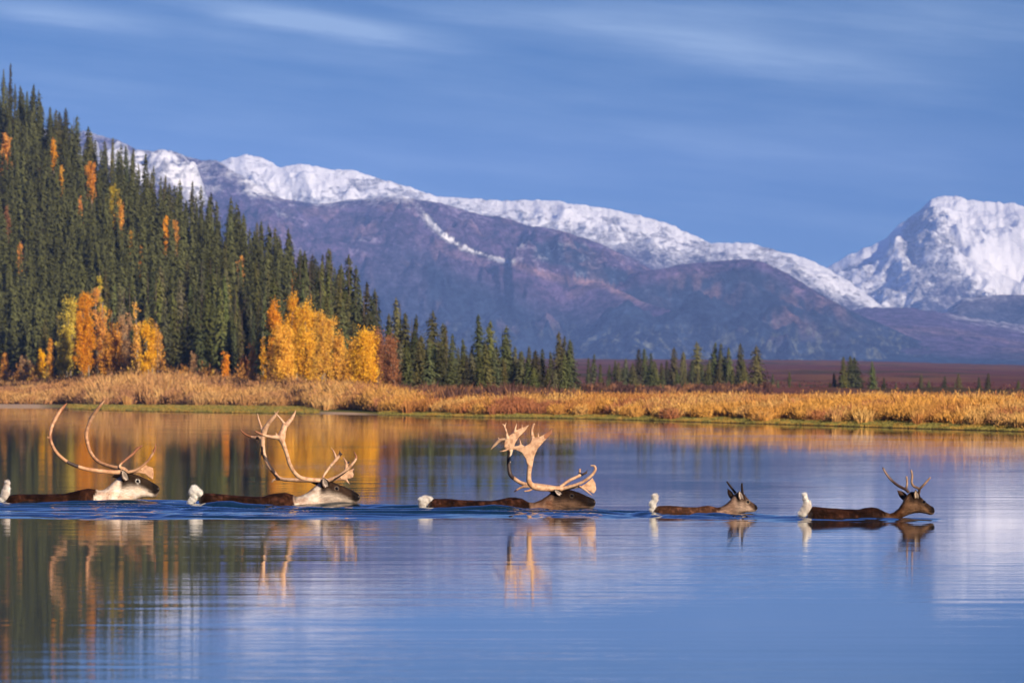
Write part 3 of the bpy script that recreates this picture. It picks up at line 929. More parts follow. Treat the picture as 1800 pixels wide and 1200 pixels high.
def aspen(px, Y, top_py, wpx, kind, label, group, dens=1.0, low=.18, n_st=3):
    x, y, z = at(px, Y)
    h = HC + (HZ - top_py) / F * Y - z
    wd = wpx / F * Y * .62
    e = empty('aspen_tree', (x, y, z)); tag(e, label, 'tree', group)
    r = np.random.default_rng(int(px * 7 + top_py))
    g = Geo(); P0 = []
    ends = []
    for s in range(n_st):
        bx, by = r.uniform(-.25, .25, 2) * wd
        tx, ty = r.uniform(-.55, .55) * wd, r.uniform(-.45, .45) * wd
        hh_ = h * (r.uniform(.72, 1.0) if s else 1.0)
        path = [(bx + (tx - bx) * q ** 1.4 + r.normal(0, .02) * wd, by + (ty - by) * q ** 1.4, hh_ * .97 * q) for q in np.linspace(0, 1, 8)]
        g.add(*tube(path, np.linspace(.011 * h, .002 * h, 8), 6))
        for k_ in range(14):
            q = r.uniform(.22, .95); i0 = min(6, int(q * 7)); fr = q * 7 - i0
            c0 = np.array(path[i0]) * (1 - fr) + np.array(path[i0 + 1]) * fr
            a = r.uniform(0, 6.28); L = wd * r.uniform(.3, .75) * (1.15 - q)
            c1 = c0 + np.array([math.cos(a) * L, math.sin(a) * L, L * r.uniform(.4, 1.1)])
            g.add(*tube([c0, (c0 + c1) / 2 + r.normal(0, .03, 3) * L, c1], [.0045 * h, .003 * h, .001 * h], 4))
            ends.append((c0, c1))
    obj('trunk', g.mesh('trunk', M_PALE, True), e)
    # foliage: clumps along limbs within an uneven upright crown
    cl = []
    for c0, c1 in ends:
        for k_ in range(3):
            f = r.uniform(.4, 1.15); cl.append((c0 * (1 - f) + c1 * f, r.uniform(.10, .24) * wd + .12))
    nc = int(40 * dens)
    lobes = [(r.uniform(0, 6.28), r.uniform(.0, .55), r.uniform(.55, 1.0)) for _ in range(5)] + [(0, 0, 1.0)]
    for k_ in range(nc):
        la, lr, lh = lobes[int(r.integers(0, 6))]
        q = low + (lh - low) * r.random() ** .9
        prof = max(.12, math.sin(math.pi * min(1, (q - low) / (lh - low) * .9 + .08)) ** .8)
        a = r.uniform(0, 6.28); rr_ = wd * .62 * prof * math.sqrt(r.random())
        cl.append((np.array([math.cos(la) * lr * wd * .8 + math.cos(a) * rr_, math.sin(la) * lr * wd * .8 + math.sin(a) * rr_, q * h * .98]), r.uniform(.07, .24) * wd + .08))
    T_ = []
    for c, s in cl:
        nl_ = int(np.clip(62 * dens * (s / .5) ** 1.5, 12, 130))
        p = r.normal(0, 1, (nl_, 3)) * np.array([.5, .5, .75]) * s + c
        u = r.normal(0, 1, (nl_, 3)); u /= np.linalg.norm(u, axis=1)[:, None]
        v = np.cross(u, r.normal(0, 1, (nl_, 3))); v /= np.linalg.norm(v, axis=1)[:, None] + 1e-6
        sz = r.uniform(.05, .13, (nl_, 1)) * (Y / 700)
        T_.append(np.stack([p - u * sz, p + u * sz * .9, p + v * sz * 1.5], 1))
    A = np.concatenate(T_); A[..., 2] = np.maximum(A[..., 2], .1)
    obj('crown', tri_mesh('crown', A, LM[kind]), e)
    return e


G1 = 'autumn aspens on the bank'
yb1 = lambda px: float(Yb(px)) - 22
for a in [(118, yb1(118), 522, 44, 'yellow', 'yellow green aspen left of the orange aspen clump', 1), (150, yb1(150), 512, 40, 'orange', 'bright orange leafed aspen, tallest and leftmost of the orange clump', 1.3),
          (176, yb1(176) + 12, 500, 30, 'orange', 'thin orange aspen with bare grey stem in the middle of the orange clump', .8), (196, yb1(196), 545, 40, 'orange', 'orange aspen at the right side of the orange clump', 1.2),
          (178, yb1(178) + 40, 473, 22, 'yellow', 'slim yellow aspen top poking above the orange clump', .8), (244, yb1(244) + 10, 517, 22, 'gold', 'slim golden aspen with tall bare stem', .8),
          (262, yb1(262), 555, 38, 'gold', 'golden aspen right of the slim bare stemmed one', .9), (282, yb1(282), 560, 22, 'gold', 'small feathery golden aspen with thin stems beside willows', .7),
          (222, yb1(222) + 12, 548, 30, 'tan', 'pale half bare aspen between the orange and golden clumps', .7),
          (492, yb1(492) + 25, 520, 46, 'orange', 'rust orange aspen at the back left of the big golden group', 1.2), (515, yb1(515) + 10, 516, 52, 'gold', 'tallest golden aspen in the big golden group', 1.5),
          (540, yb1(540), 532, 50, 'gold', 'rounded golden aspen in the centre of the big golden group', 1.6), (572, yb1(572), 548, 52, 'gold', 'bright golden aspen at the right of the big golden group', 1.6),
          (500, yb1(500) - 5, 570, 50, 'gold', 'low golden aspen at the front of the big golden group', 1.3), (596, yb1(596), 580, 34, 'gold', 'small golden aspen joining the big group to the round one', 1.2),
          (640, yb1(640) - 10, 585, 66, 'gold', 'round spreading golden aspen standing on its own at the right', 1.5), (612, yb1(612) - 5, 595, 36, 'gold', 'low golden aspen on the left of the round spreading one', 1.1),
          (664, yb1(664), 570, 40, 'rust', 'rust red aspen behind the round spreading golden one', .7), (690, yb1(690) - 10, 590, 50, 'rust', 'dark rust red bush tree beside the middle spruces', .6),
          (445, yb1(445), 600, 18, 'orange', 'small orange sapling among spruce trunks left of the golden group', .7), (462, yb1(462), 580, 14, 'gold', 'thin golden sapling next to the big golden group', .6)]:
    px, Y, tp, wp, kd, lb, dn = a
    aspen(px, Y, tp, wp, kd, lb, G1, dn, n_st=2 if wp < 30 else 4)
for px, tp, wp, kd, lb in [(8, 618, 16, 'orange', 'small orange birch at the foot of the left edge spruces'), (48, 630, 34, 'tan', 'low tawny bush at the forest edge left of the yellow aspen'),
                           (72, 612, 22, 'gold', 'low golden bush under the left hillside spruces'), (88, 590, 16, 'orange', 'upright orange sapling left of the yellow green aspen'), (395, 618, 18, 'orange', 'small orange sapling at the forest foot near mid hillside'),
                           (425, 620, 24, 'rust', 'rusty bush at the forest foot left of the golden group'), (340, 622, 22, 'tan', 'pale bush at the forest foot above the willow hump')]:
    aspen(px, float(Yb(px)) - 12, tp, wp, kd, lb, G1, .7, low=.05, n_st=2)
# small bright crowns scattered up the hill
G2 = 'autumn birches scattered up the hill'
for px, py, wp, hp, kd, lb in [(9, 232, 26, 60, 'orange', 'orange birch high at the left edge of the hill'), (94, 240, 18, 45, 'orange', 'orange birch top near the upper hill skyline'), (107, 285, 16, 40, 'gold', 'small golden birch crown on the upper hill'),
                               (158, 280, 26, 60, 'orange', 'orange birch behind the lone skyline spruce'), (200, 318, 30, 66, 'yellow', 'yellow birch on the upper slope below the skyline'), (210, 350, 26, 60, 'gold', 'golden birch just under the yellow one'),
                               (293, 374, 22, 60, 'orange', 'orange birch left of a pair in mid forest'), (308, 377, 22, 60, 'orange', 'orange birch right of a pair in mid forest'), (141, 340, 10, 45, 'orange', 'tiny orange birch deep in the upper forest'),
                               (230, 398, 12, 40, 'gold', 'small golden birch in the upper middle forest'), (425, 445, 18, 60, 'orange', 'rust orange birch on the middle right slope'), (516, 470, 12, 50, 'orange', 'orange birch near the lower skyline'),
                               (400, 492, 12, 60, 'yellow', 'thin yellow birch in mid forest'), (35, 420, 14, 50, 'orange', 'small orange birch in the left forest'), (248, 430, 10, 40, 'orange', 'tiny orange birch in the centre of the forest'),
                               (12, 360, 22, 50, 'rust', 'rusty birch at the left edge half way up'), (375, 478, 16, 50, 'gold', 'faint golden birch above the thin yellow one'), (545, 500, 14, 50, 'gold', 'faint golden birch beside the last skyline spruces'), (428, 520, 10, 50, 'gold', 'thin golden birch right of the thin yellow one')]:
    # ground row under this crown -> distance on the hill
    yb_, yc_ = float(Yb(px)), float(Yc(px)); Yt = np.linspace(yb_, yc_, 80)
    rows = HZ - (ground_z(np.full(80, float(px)), Yt) - HC) / Yt * F
    Y = float(Yt[np.argmin(np.abs(rows - (py + hp + 28)))])
    aspen(px, Y - 8, py + 3, wp * .8, kd, lb, G2, .75, low=.55, n_st=2)

# --- bank vegetation (stuff): tall golden sedge and willow clumps
def clumps(name, label, pts, hfun, colfun, seed, nb=14, wfun=None):
    r = np.random.default_rng(seed)
    n_ = len(pts)
    px = pts[:, 0]; Y = pts[:, 1]
    X = (px - 900) / F * Y; Z = ground_z(px, Y)
    H = hfun(px, Y, r); C = colfun(px, Y, r)
    Wd = H * r.uniform(.22, .5, n_)
    rep = lambda a: np.repeat(a, nb, axis=0)
    Xb, Yb_, Zb, Hb, Wb, Cb = map(rep, (X, Y, Z, H, Wd, C))
    m = len(Xb)
    a = r.uniform(0, 2 * np.pi, m); rr_ = np.sqrt(r.random(m)) * Wb * .8
    bx = Xb + np.cos(a) * rr_; by = Yb_ + np.sin(a) * rr_
    hh_ = Hb * r.uniform(.45, 1.08, m) * (1 - .35 * (rr_ / (Wb + 1e-6)) ** 2)
    lean = r.uniform(.05, .5, m) * hh_
    tx = bx + np.cos(a) * lean + r.normal(0, .10, m) * hh_; ty = by + np.sin(a) * lean
    wb = r.uniform(.022, .055, m) * (.5 + Yb_ / 500) * np.maximum(.8, Hb ** .5)
    ang = r.uniform(-.9, .9, m)
    dx = np.cos(ang) * wb; dy = np.sin(ang) * wb
    zero = np.zeros(m)
    p0 = np.stack([bx - dx * .6, by - dy * .6, Zb - .05], 1); p1 = np.stack([bx + dx * .6, by + dy * .6, Zb - .05], 1)
    f = r.uniform(.45, .7, m)
    mx = bx + (tx - bx) * f * .8; my = by + (ty - by) * f * .8; mz = Zb + hh_ * f
    p2 = np.stack([mx + dx, my + dy, mz], 1); p3 = np.stack([mx - dx, my - dy, mz], 1)
    p4 = np.stack([tx, ty, Zb + hh_], 1)
    V = np.stack([p0, p1, p2, p3, p4], 1).reshape(-1, 3)
    i = np.arange(m)[:, None] * 5
    Q = i + np.array([0, 1, 2, 3]); Tr = i + np.array([3, 2, 4])
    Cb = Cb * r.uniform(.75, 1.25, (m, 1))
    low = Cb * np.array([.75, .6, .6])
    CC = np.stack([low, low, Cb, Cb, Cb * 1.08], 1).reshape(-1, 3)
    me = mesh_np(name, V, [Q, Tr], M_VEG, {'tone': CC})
    o_ = obj(name, me); tag(o_, label, kind='stuff')
    return o_


M_VEG, t, b = new_mat('dry_leaves', .85, .1)
n = noise_node(t, .35, 3, .6, obj_coord(t))
t.links.new(mixc(t, .35, attr(t, 'tone'), n.outputs[0], 'OVERLAY'), b.inputs['Base Color'])
translucent(t, b, .15)


def band(n, p0, p1, f0, f1, seed, pw=1.0):
    r = np.random.default_rng(seed)
    px = r.uniform(p0, p1, n); q = r.random(n) ** pw
    a = f0(px); b_ = f1(px)
    return np.stack([px, a + (b_ - a) * q], 1)


gold1 = np.array([.58, .29, .065]); gold2 = np.array([.44, .19, .055]); gold3 = np.array([.62, .38, .13]); rust1 = np.array([.32, .11, .06]); pale = np.array([.50, .30, .14])


def grass_col(px, Y, r):
    X = (px - 900) / F * Y
    n1_ = fbm(X / 5, Y / 12, 61, 4)[:, None]; n2_ = fbm(X / 3, Y / 7, 62, 4)[:, None]
    c = gold1 * (1 - sst(.4, .6, n1_)) + gold2 * sst(.4, .6, n1_)
    c = c * (1 - .7 * sst(.5, .65, n2_)) + gold3 * .7 * sst(.5, .65, n2_)
    n3 = fbm(X / 2.5, Y / 6, 63, 3)[:, None]
    c = c * (1 - .8 * sst(.58, .68, n3)) + rust1 * .8 * sst(.58, .68, n3)
    lf = sst(750, 500, px)[:, None]
    return c * (1 - .45 * lf) + (pale * .45 * lf)


def grass_h(px, Y, r):
    X = (px - 900) / F * Y
    yg_ = Yg(px)
    h = 0.55 + 0.5 * fbm(X / 4, Y / 8, 66, 3) + r.normal(0, .09, len(px))
    h = h * (0.7 + 0.3 * sst(0, 9, Y - yg_)) * (.75 + .5 * fbm(px / 13, Y / 9, 97, 3))
    lf = sst(800, 600, px)
    h = h * (1 + lf * (.75 + .8 * np.exp(-((px - 270) / 100) ** 2) - .3 * np.exp(-((px - 30) / 60) ** 2)))
    return np.maximum(h * r.uniform(.8, 1.15, len(px)), .15)


Ye = lambda p: Yg(p) + (Yg(p) - Ys(p)) * .9 * (fbm(p / 16.0, p * 0, 88, 4) - .5) * 2 - 1
P1_ = band(26000, 560, 1950, Ye, lambda p: Yg(p) + 40, 1, 1.2)
P2_ = band(17000, 950, 1950, lambda p: Yg(p) + 35, lambda p: Yg(p) * 0 + 520, 2, 1.0)
P3_ = band(30000, -120, 700, lambda p: Yg(p) + 40 * (fbm(p / 22.0, p * 0, 89, 4) - .5), lambda p: Yb(p) + 6, 3, 1.0)
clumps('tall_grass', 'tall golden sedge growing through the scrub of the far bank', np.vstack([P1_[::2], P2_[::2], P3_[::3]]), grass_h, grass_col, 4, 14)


def puffs(name, label, pts, hfun, colfun, seed, nb=50, leaf=.07, wr=(.5, 1.0)):
    """low round bushes of small leaves"""
    r = np.random.default_rng(seed); n_ = len(pts)
    px = pts[:, 0]; Y = pts[:, 1]; X = (px - 900) / F * Y; Z = ground_z(px, Y)
    H = hfun(px, Y, r); C = colfun(px, Y, r) * r.uniform(.8, 1.2, (n_, 1)); Wd = H * r.uniform(wr[0], wr[1], n_)
    rep = lambda a: np.repeat(a, nb, axis=0)
    X, Y, Z, H, Wd, C = map(rep, (X, Y, Z, H, Wd, C)); m = len(X)
    d = r.normal(0, 1, (m, 3)); d /= np.linalg.norm(d, axis=1)[:, None]; d[:, 2] = np.abs(d[:, 2])
    rad = r.random(m) ** .45
    lump = .75 + .5 * vnoise(d[:, 0] * 2 + X * 3, d[:, 2] * 3 + Y, 5)
    p = np.stack([X + d[:, 0] * rad * Wd * lump, Y + d[:, 1] * rad * Wd * lump, Z + d[:, 2] * rad * H * lump * .95 + .03], 1)
    u = r.normal(0, 1, (m, 3)); u /= np.linalg.norm(u, axis=1)[:, None]
    v = d + r.normal(0, .6, (m, 3)); v[:, 2] += .6; v /= np.linalg.norm(v, axis=1)[:, None]
    sz = (leaf * r.uniform(.6, 1.4, m) * (Y / 350) ** .8)[:, None]
    A = np.stack([p - u * sz * .6, p + u * sz * .6, p + v * sz * 2.2], 1)
    A[..., 2] = np.maximum(A[..., 2], Z[:, None] - .05)
    C = C * r.uniform(.8, 1.2, (m, 1))
    me = tri_mesh(name, A, M_VEG, {'tone': np.repeat(C, 3, axis=0)})
    o_ = obj(name, me); tag(o_, label, kind='stuff'); return o_


puffs('willow_scrub', 'low tawny willow scrub covering the far bank', np.vstack([P1_[::3], P2_[::4], P3_[::4]]), lambda px, Y, r: grass_h(px, Y, r) * 1.02, grass_col, 41, 75, .055)
# fringe of short green sedge along the water
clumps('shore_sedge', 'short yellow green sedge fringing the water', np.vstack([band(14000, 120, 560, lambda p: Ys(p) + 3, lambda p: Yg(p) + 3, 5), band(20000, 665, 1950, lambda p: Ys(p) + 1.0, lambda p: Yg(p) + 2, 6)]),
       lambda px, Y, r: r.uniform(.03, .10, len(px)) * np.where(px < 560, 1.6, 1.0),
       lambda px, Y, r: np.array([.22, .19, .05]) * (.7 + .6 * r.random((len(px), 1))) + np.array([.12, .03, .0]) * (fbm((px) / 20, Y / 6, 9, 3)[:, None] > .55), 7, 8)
# orange and yellow saplings along the foot of the forest
fb = band(900, -40, 700, lambda p: Yb(p) - 22, lambda p: Yb(p) - 4, 31)
fb = fb[fbm(fb[:, 0] / 9, fb[:, 0] * 0, 33, 3) > .57]
puffs('autumn_undergrowth', 'patchy orange and yellow undergrowth along the forest foot', fb, lambda px, Y, r: r.uniform(1.2, 3.4, len(px)),
      lambda px, Y, r: np.where((vnoise(px / 14, px * 0, 3) > .5)[:, None], np.array([.56, .26, .06]), np.array([.60, .38, .07])) * r.uniform(.5, 1, (len(px), 1)), 34, 120, .09, (.2, .4))
# dark red brown brush under the middle spruces
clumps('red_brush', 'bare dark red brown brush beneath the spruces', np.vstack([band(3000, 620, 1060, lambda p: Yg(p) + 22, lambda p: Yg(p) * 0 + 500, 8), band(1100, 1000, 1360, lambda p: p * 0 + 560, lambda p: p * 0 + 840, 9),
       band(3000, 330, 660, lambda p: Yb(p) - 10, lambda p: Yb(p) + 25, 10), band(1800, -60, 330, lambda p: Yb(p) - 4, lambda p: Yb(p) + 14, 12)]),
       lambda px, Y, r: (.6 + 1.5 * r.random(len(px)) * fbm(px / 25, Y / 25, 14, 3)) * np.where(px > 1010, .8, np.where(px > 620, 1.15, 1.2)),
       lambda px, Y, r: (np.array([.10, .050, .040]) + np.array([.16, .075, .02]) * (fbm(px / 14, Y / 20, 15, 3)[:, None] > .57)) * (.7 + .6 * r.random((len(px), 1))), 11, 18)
# low scrub dotted over the red plain
hp = band(2600, 1000, 1900, lambda p: p * 0 + 900, lambda p: p * 0 + 1500, 21)
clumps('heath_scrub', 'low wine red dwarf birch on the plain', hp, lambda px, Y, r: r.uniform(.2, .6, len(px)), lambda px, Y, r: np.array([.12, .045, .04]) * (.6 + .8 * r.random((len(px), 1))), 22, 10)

# ------------------------------------------------------------------ caribou
def remesh(g, voxel, name, mat, smooth_it=6):
    me0 = g.mesh('tmp', None)
    o_ = bpy.data.objects.new('tmp', me0); COL.objects.link(o_)
    m = o_.modifiers.new('r', 'REMESH'); m.mode = 'VOXEL'; m.voxel_size = voxel; m.use_smooth_shade = True
    s = o_.modifiers.new('s', 'SMOOTH'); s.factor = .5; s.iterations = smooth_it
    dg = bpy.context.evaluated_depsgraph_get(); dg.update()
    me = bpy.data.meshes.new_from_object(o_.evaluated_get(dg))
    bpy.data.objects.remove(o_); bpy.data.meshes.remove(me0)
    me.name = name
    me.materials.clear(); me.materials.append(mat)
    me.polygons.foreach_set('use_smooth', np.ones(len(me.polygons), dtype=bool))
    return me


def coords(me):
    a = np.zeros(len(me.vertices) * 3, dtype=np.float32); me.vertices.foreach_get('co', a); return a.reshape(-1, 3)


def set_tone(me, c):
    at_ = me.attributes.new('tone', 'FLOAT_COLOR', 'POINT')
    at_.data.foreach_set('color', np.hstack([c, np.ones((len(c), 1))]).astype(np.float32).ravel())


M_FUR, t, b = new_mat('fur', .55, .025)
n = noise_node(t, 34, 5, .7, obj_coord(t, (.35, 1, 1)))
n2_ = noise_node(t, 11, 4, .65, obj_coord(t, (.5, 1, 1)))
c = mixc(t, .85, attr(t, 'tone'), n.outputs[0], 'OVERLAY')
c = mixc(t, .7, c, n2_.outputs[0], 'OVERLAY')
t.links.new(c, b.inputs['Base Color'])
bp = t.nodes.new('ShaderNodeBump'); bp.inputs['Strength'].default_value = .9; bp.inputs['Distance'].default_value = .02
t.links.new(n.outputs[0], bp.inputs['Height']); t.links.new(bp.outputs[0], b.inputs['Normal'])
M_TAIL, t, b = new_mat('white_tail_fur', .9, .0)
n = noise_node(t, 45, 3, .6, obj_coord(t, (1, 1, .4)))
t.links.new(mixc(t, .25, attr(t, 'tone'), n.outputs[0], 'OVERLAY'), b.inputs['Base Color'])
translucent(t, b, .2)
M_ANT, t, b = new_mat('antler_bone', .5, .35)
n = noise_node(t, 22, 4, .6, obj_coord(t))
t.links.new(mixc(t, .5, attr(t, 'tone'), n.outputs[0], 'OVERLAY'), b.inputs['Base Color'])
bp = t.nodes.new('ShaderNodeBump'); bp.inputs['Strength'].default_value = .4; bp.inputs['Distance'].default_value = .008
t.links.new(n.outputs[0], bp.inputs['Height']); t.links.new(bp.outputs[0], b.inputs['Normal'])
M_EYE, t, b = new_mat('eye', .08, .6)
b.inputs['Base Color'].default_value = (.008, .005, .004, 1)


def catmull(P, n=6):
    P = np.asarray(P, float); Q = np.vstack([2 * P[0] - P[1], P, 2 * P[-1] - P[-2]])
    out = []
    for i in range(1, len(Q) - 2):
        for t_ in np.linspace(0, 1, n, endpoint=False):
            a, b_, c_, d = Q[i - 1], Q[i], Q[i + 1], Q[i + 2]
            out.append(.5 * ((2 * b_) + (-a + c_) * t_ + (2 * a - 5 * b_ + 4 * c_ - d) * t_ ** 2 + (-a + 3 * b_ - 3 * c_ + d) * t_ ** 3))
    out.append(P[-1])
    return np.array(out)


class Car:
    """one swimmer: converts photo pixels (offset/scale of the zoom they were read in) to metres in the animal's own frame"""
    def __init__(s, i, xref, ox, oy, zs):
        s.i = i; s.Y = YA[i]; s.k = s.Y / F; s.wl = WL[i]; s.xref = xref; s.ox, s.oy, s.zs = ox, oy, zs
    def p(s, zx, zy, y=0.0):
        px = s.ox + zx / s.zs; py = s.oy + zy / s.zs
        return np.array([(px - s.xref) * s.k, y, (s.wl - py) * s.k])


ANT = np.array([.52, .27, .135]); ANTL = np.array([.68, .42, .25]); VEL = np.array([.05, .03, .025]); ANTD = np.array([.30, .12, .055])


def antler(c, parent, tubes, palms, tone, marks=(), side=-1):
    """tubes: (points[(zx,zy,lateral)], radii in zoom px); palms: (polygon[(zx,zy)], lateral y, half thickness m)"""
    g = Geo()
    for pts, rad in tubes:
        P = np.array([c.p(a, b_, y) for a, b_, y in pts]); P = catmull(P, 6)
        rr_ = np.interp(np.linspace(0, 1, len(P)), np.linspace(0, 1, len(rad)), rad) * c.k / c.zs
        g.add(*tube(P, rr_, 10))
        for e_ in (0, -1):
            a, z_ = np.meshgrid(np.linspace(0, 2 * np.pi, 8, endpoint=False), np.linspace(-1, 1, 5))
    for poly, y, th in palms:
        ys_ = y if isinstance(y, (list, tuple)) else [y] * len(poly)
        Pt = np.array([c.p(a, b_, yy) for (a, b_), yy in zip(poly, ys_)])
        n_ = len(Pt)
        A_ = Pt + np.array([0, -th, 0]); B_ = Pt + np.array([0, th, 0])
        from mathutils.geometry import tessellate_polygon
        tr = np.array(tessellate_polygon([[Vector((q[0], q[2], 0)) for q in Pt]]))
        j = np.arange(n_); j2 = (j + 1) % n_
        g.add(np.vstack([A_, B_]), np.stack([j, j2, j2 + n_, j + n_], 1), np.vstack([tr, tr[:, ::-1] + n_]))
    me = remesh(g, .0065, 'antler', M_ANT, 3)
    V = coords(me)
    base = np.tile(tone, (len(V), 1))
    nn_ = fbm(V[:, 0] * 9, V[:, 2] * 9, 5, 3)[:, None]
    base = base * (1 - .5 * sst(.45, .7, nn_)) + ANTL * .5 * sst(.45, .7, nn_)
    n3_ = fbm(V[:, 0] * 30, V[:, 2] * 30, 25, 4)[:, None]
    base = base * (1 - .55 * sst(.44, .70, n3_)) + np.minimum(np.array(tone), ANTD) * .55 * sst(.44, .70, n3_)
    for (zx, zy), (zx2, zy2), r_, cc in marks:
        a = c.p(zx, zy); b2 = c.p(zx2, zy2); d = (b2 - a)[[0, 2]]; L = np.dot(d, d) + 1e-9
        q = np.clip(((V[:, 0] - a[0]) * d[0] + (V[:, 2] - a[2]) * d[1]) / L, 0, 1)
        dist = np.hypot(V[:, 0] - a[0] - q * d[0], V[:, 2] - a[2] - q * d[1]) / (r_ * c.k / c.zs)
        m_ = sst(1.1, .85, dist + .5 * (nn_[:, 0] - .5))[:, None]
        base = base * (1 - m_) + np.array(cc) * m_
    set_tone(me, base)
    return obj('antler', me, parent)


def ear(c, parent, base, tip, y0, y1, wide, inner, outer, roll=0.0):
    """cupped leaf: base and tip in zoom px, lateral positions y0, y1, half width m"""
    b0 = c.p(*base, y0); t0 = c.p(*tip, y1); ax = t0 - b0; L = np.linalg.norm(ax); ax = ax / L
    out = np.array([roll, -1.0 if y0 <= 0 else 1.0, 0.15]); out -= ax * np.dot(out, ax); out /= np.linalg.norm(out)
    sd_ = np.cross(ax, out)
    nu, nv = 14, 13
    u = np.linspace(0, 1, nu)[:, None]; v = np.linspace(-1, 1, nv)[None, :]
    wv = wide * (np.sin(np.pi * np.clip(u * .86 + .13, 0, 1)) ** .65) * (1 - u ** 6)
    wv = np.maximum(wv, .001)
    cup = wide * .75 * (1 - u * .5)
    def surf(off):
        P = b0 + ax * (u * L)[..., None] + sd_ * (v * wv)[..., None] + out * ((v ** 2) * cup * (wv / wide) - off)[..., None]
        return P.reshape(-1, 3)
    Vi = surf(0.0); Vo = surf(.009)
    q = grid_faces(nu, nv); N = nu * nv
    edge = []
    idx = np.arange(N).reshape(nu, nv)
    loop = np.concatenate([idx[0, :], idx[1:, -1], idx[-1, -2::-1], idx[-2:0:-1, 0]])
    l2 = np.roll(loop, -1)
    rim = np.stack([loop, l2, l2 + N, loop + N], 1)
    vv = np.abs(np.broadcast_to(v, (nu, nv))).ravel()[:, None]; uu = np.broadcast_to(u, (nu, nv)).ravel()[:, None]
    m_ = sst(.48, .74, vv + .25 * (fbm(Vi[:, 0] * 60, Vi[:, 2] * 60, 3, 2)[:, None] - .5)) + sst(.8, 1, uu); m_ = np.clip(m_ + .75 * np.exp(-((vv - .12) / .16) ** 2) * sst(.12, .3, uu) * sst(.85, .6, uu), 0, 1)
    Ci = np.array(inner) * (1 - m_) + np.array(outer) * m_
    me = mesh_np('ear', np.vstack([Vi, Vo]), [np.vstack([q, q[:, ::-1] + N]), rim], M_FUR, {'tone': np.vstack([Ci, np.tile(outer, (N, 1))])}, True)
    return obj('ear', me, parent)


def fur_blades(V, N, C, idx, flow, L, wd, r):
    """short fur strands growing from chosen vertices"""
    P = V[idx]; n_ = N[idx]; f = flow[None, :] + n_ * .55 + r.normal(0, .22, P.shape)
    f /= np.linalg.norm(f, axis=1)[:, None]
    s_ = np.cross(f, n_); s_ /= np.linalg.norm(s_, axis=1)[:, None] + 1e-6
    ln = L * r.uniform(.5, 1.2, (len(idx), 1))
    A = np.stack([P - s_ * wd - n_ * .004, P + s_ * wd - n_ * .004, P + f * ln], 1)
    return A.reshape(-1, 3), np.repeat(C[idx] * r.uniform(.8, 1.2, (len(idx), 1)), 3, axis=0)


def vnormals(V, Q, T_):
    N = np.zeros_like(V)
    for Fc in (Q, T_):
        if Fc is None or not len(Fc): continue
        n_ = np.cross(V[Fc[:, 1]] - V[Fc[:, 0]], V[Fc[:, 2]] - V[Fc[:, 0]])
        for k_ in range(Fc.shape[1]): np.add.at(N, Fc[:, k_], n_)
    return N / (np.linalg.norm(N, axis=1)[:, None] + 1e-9)


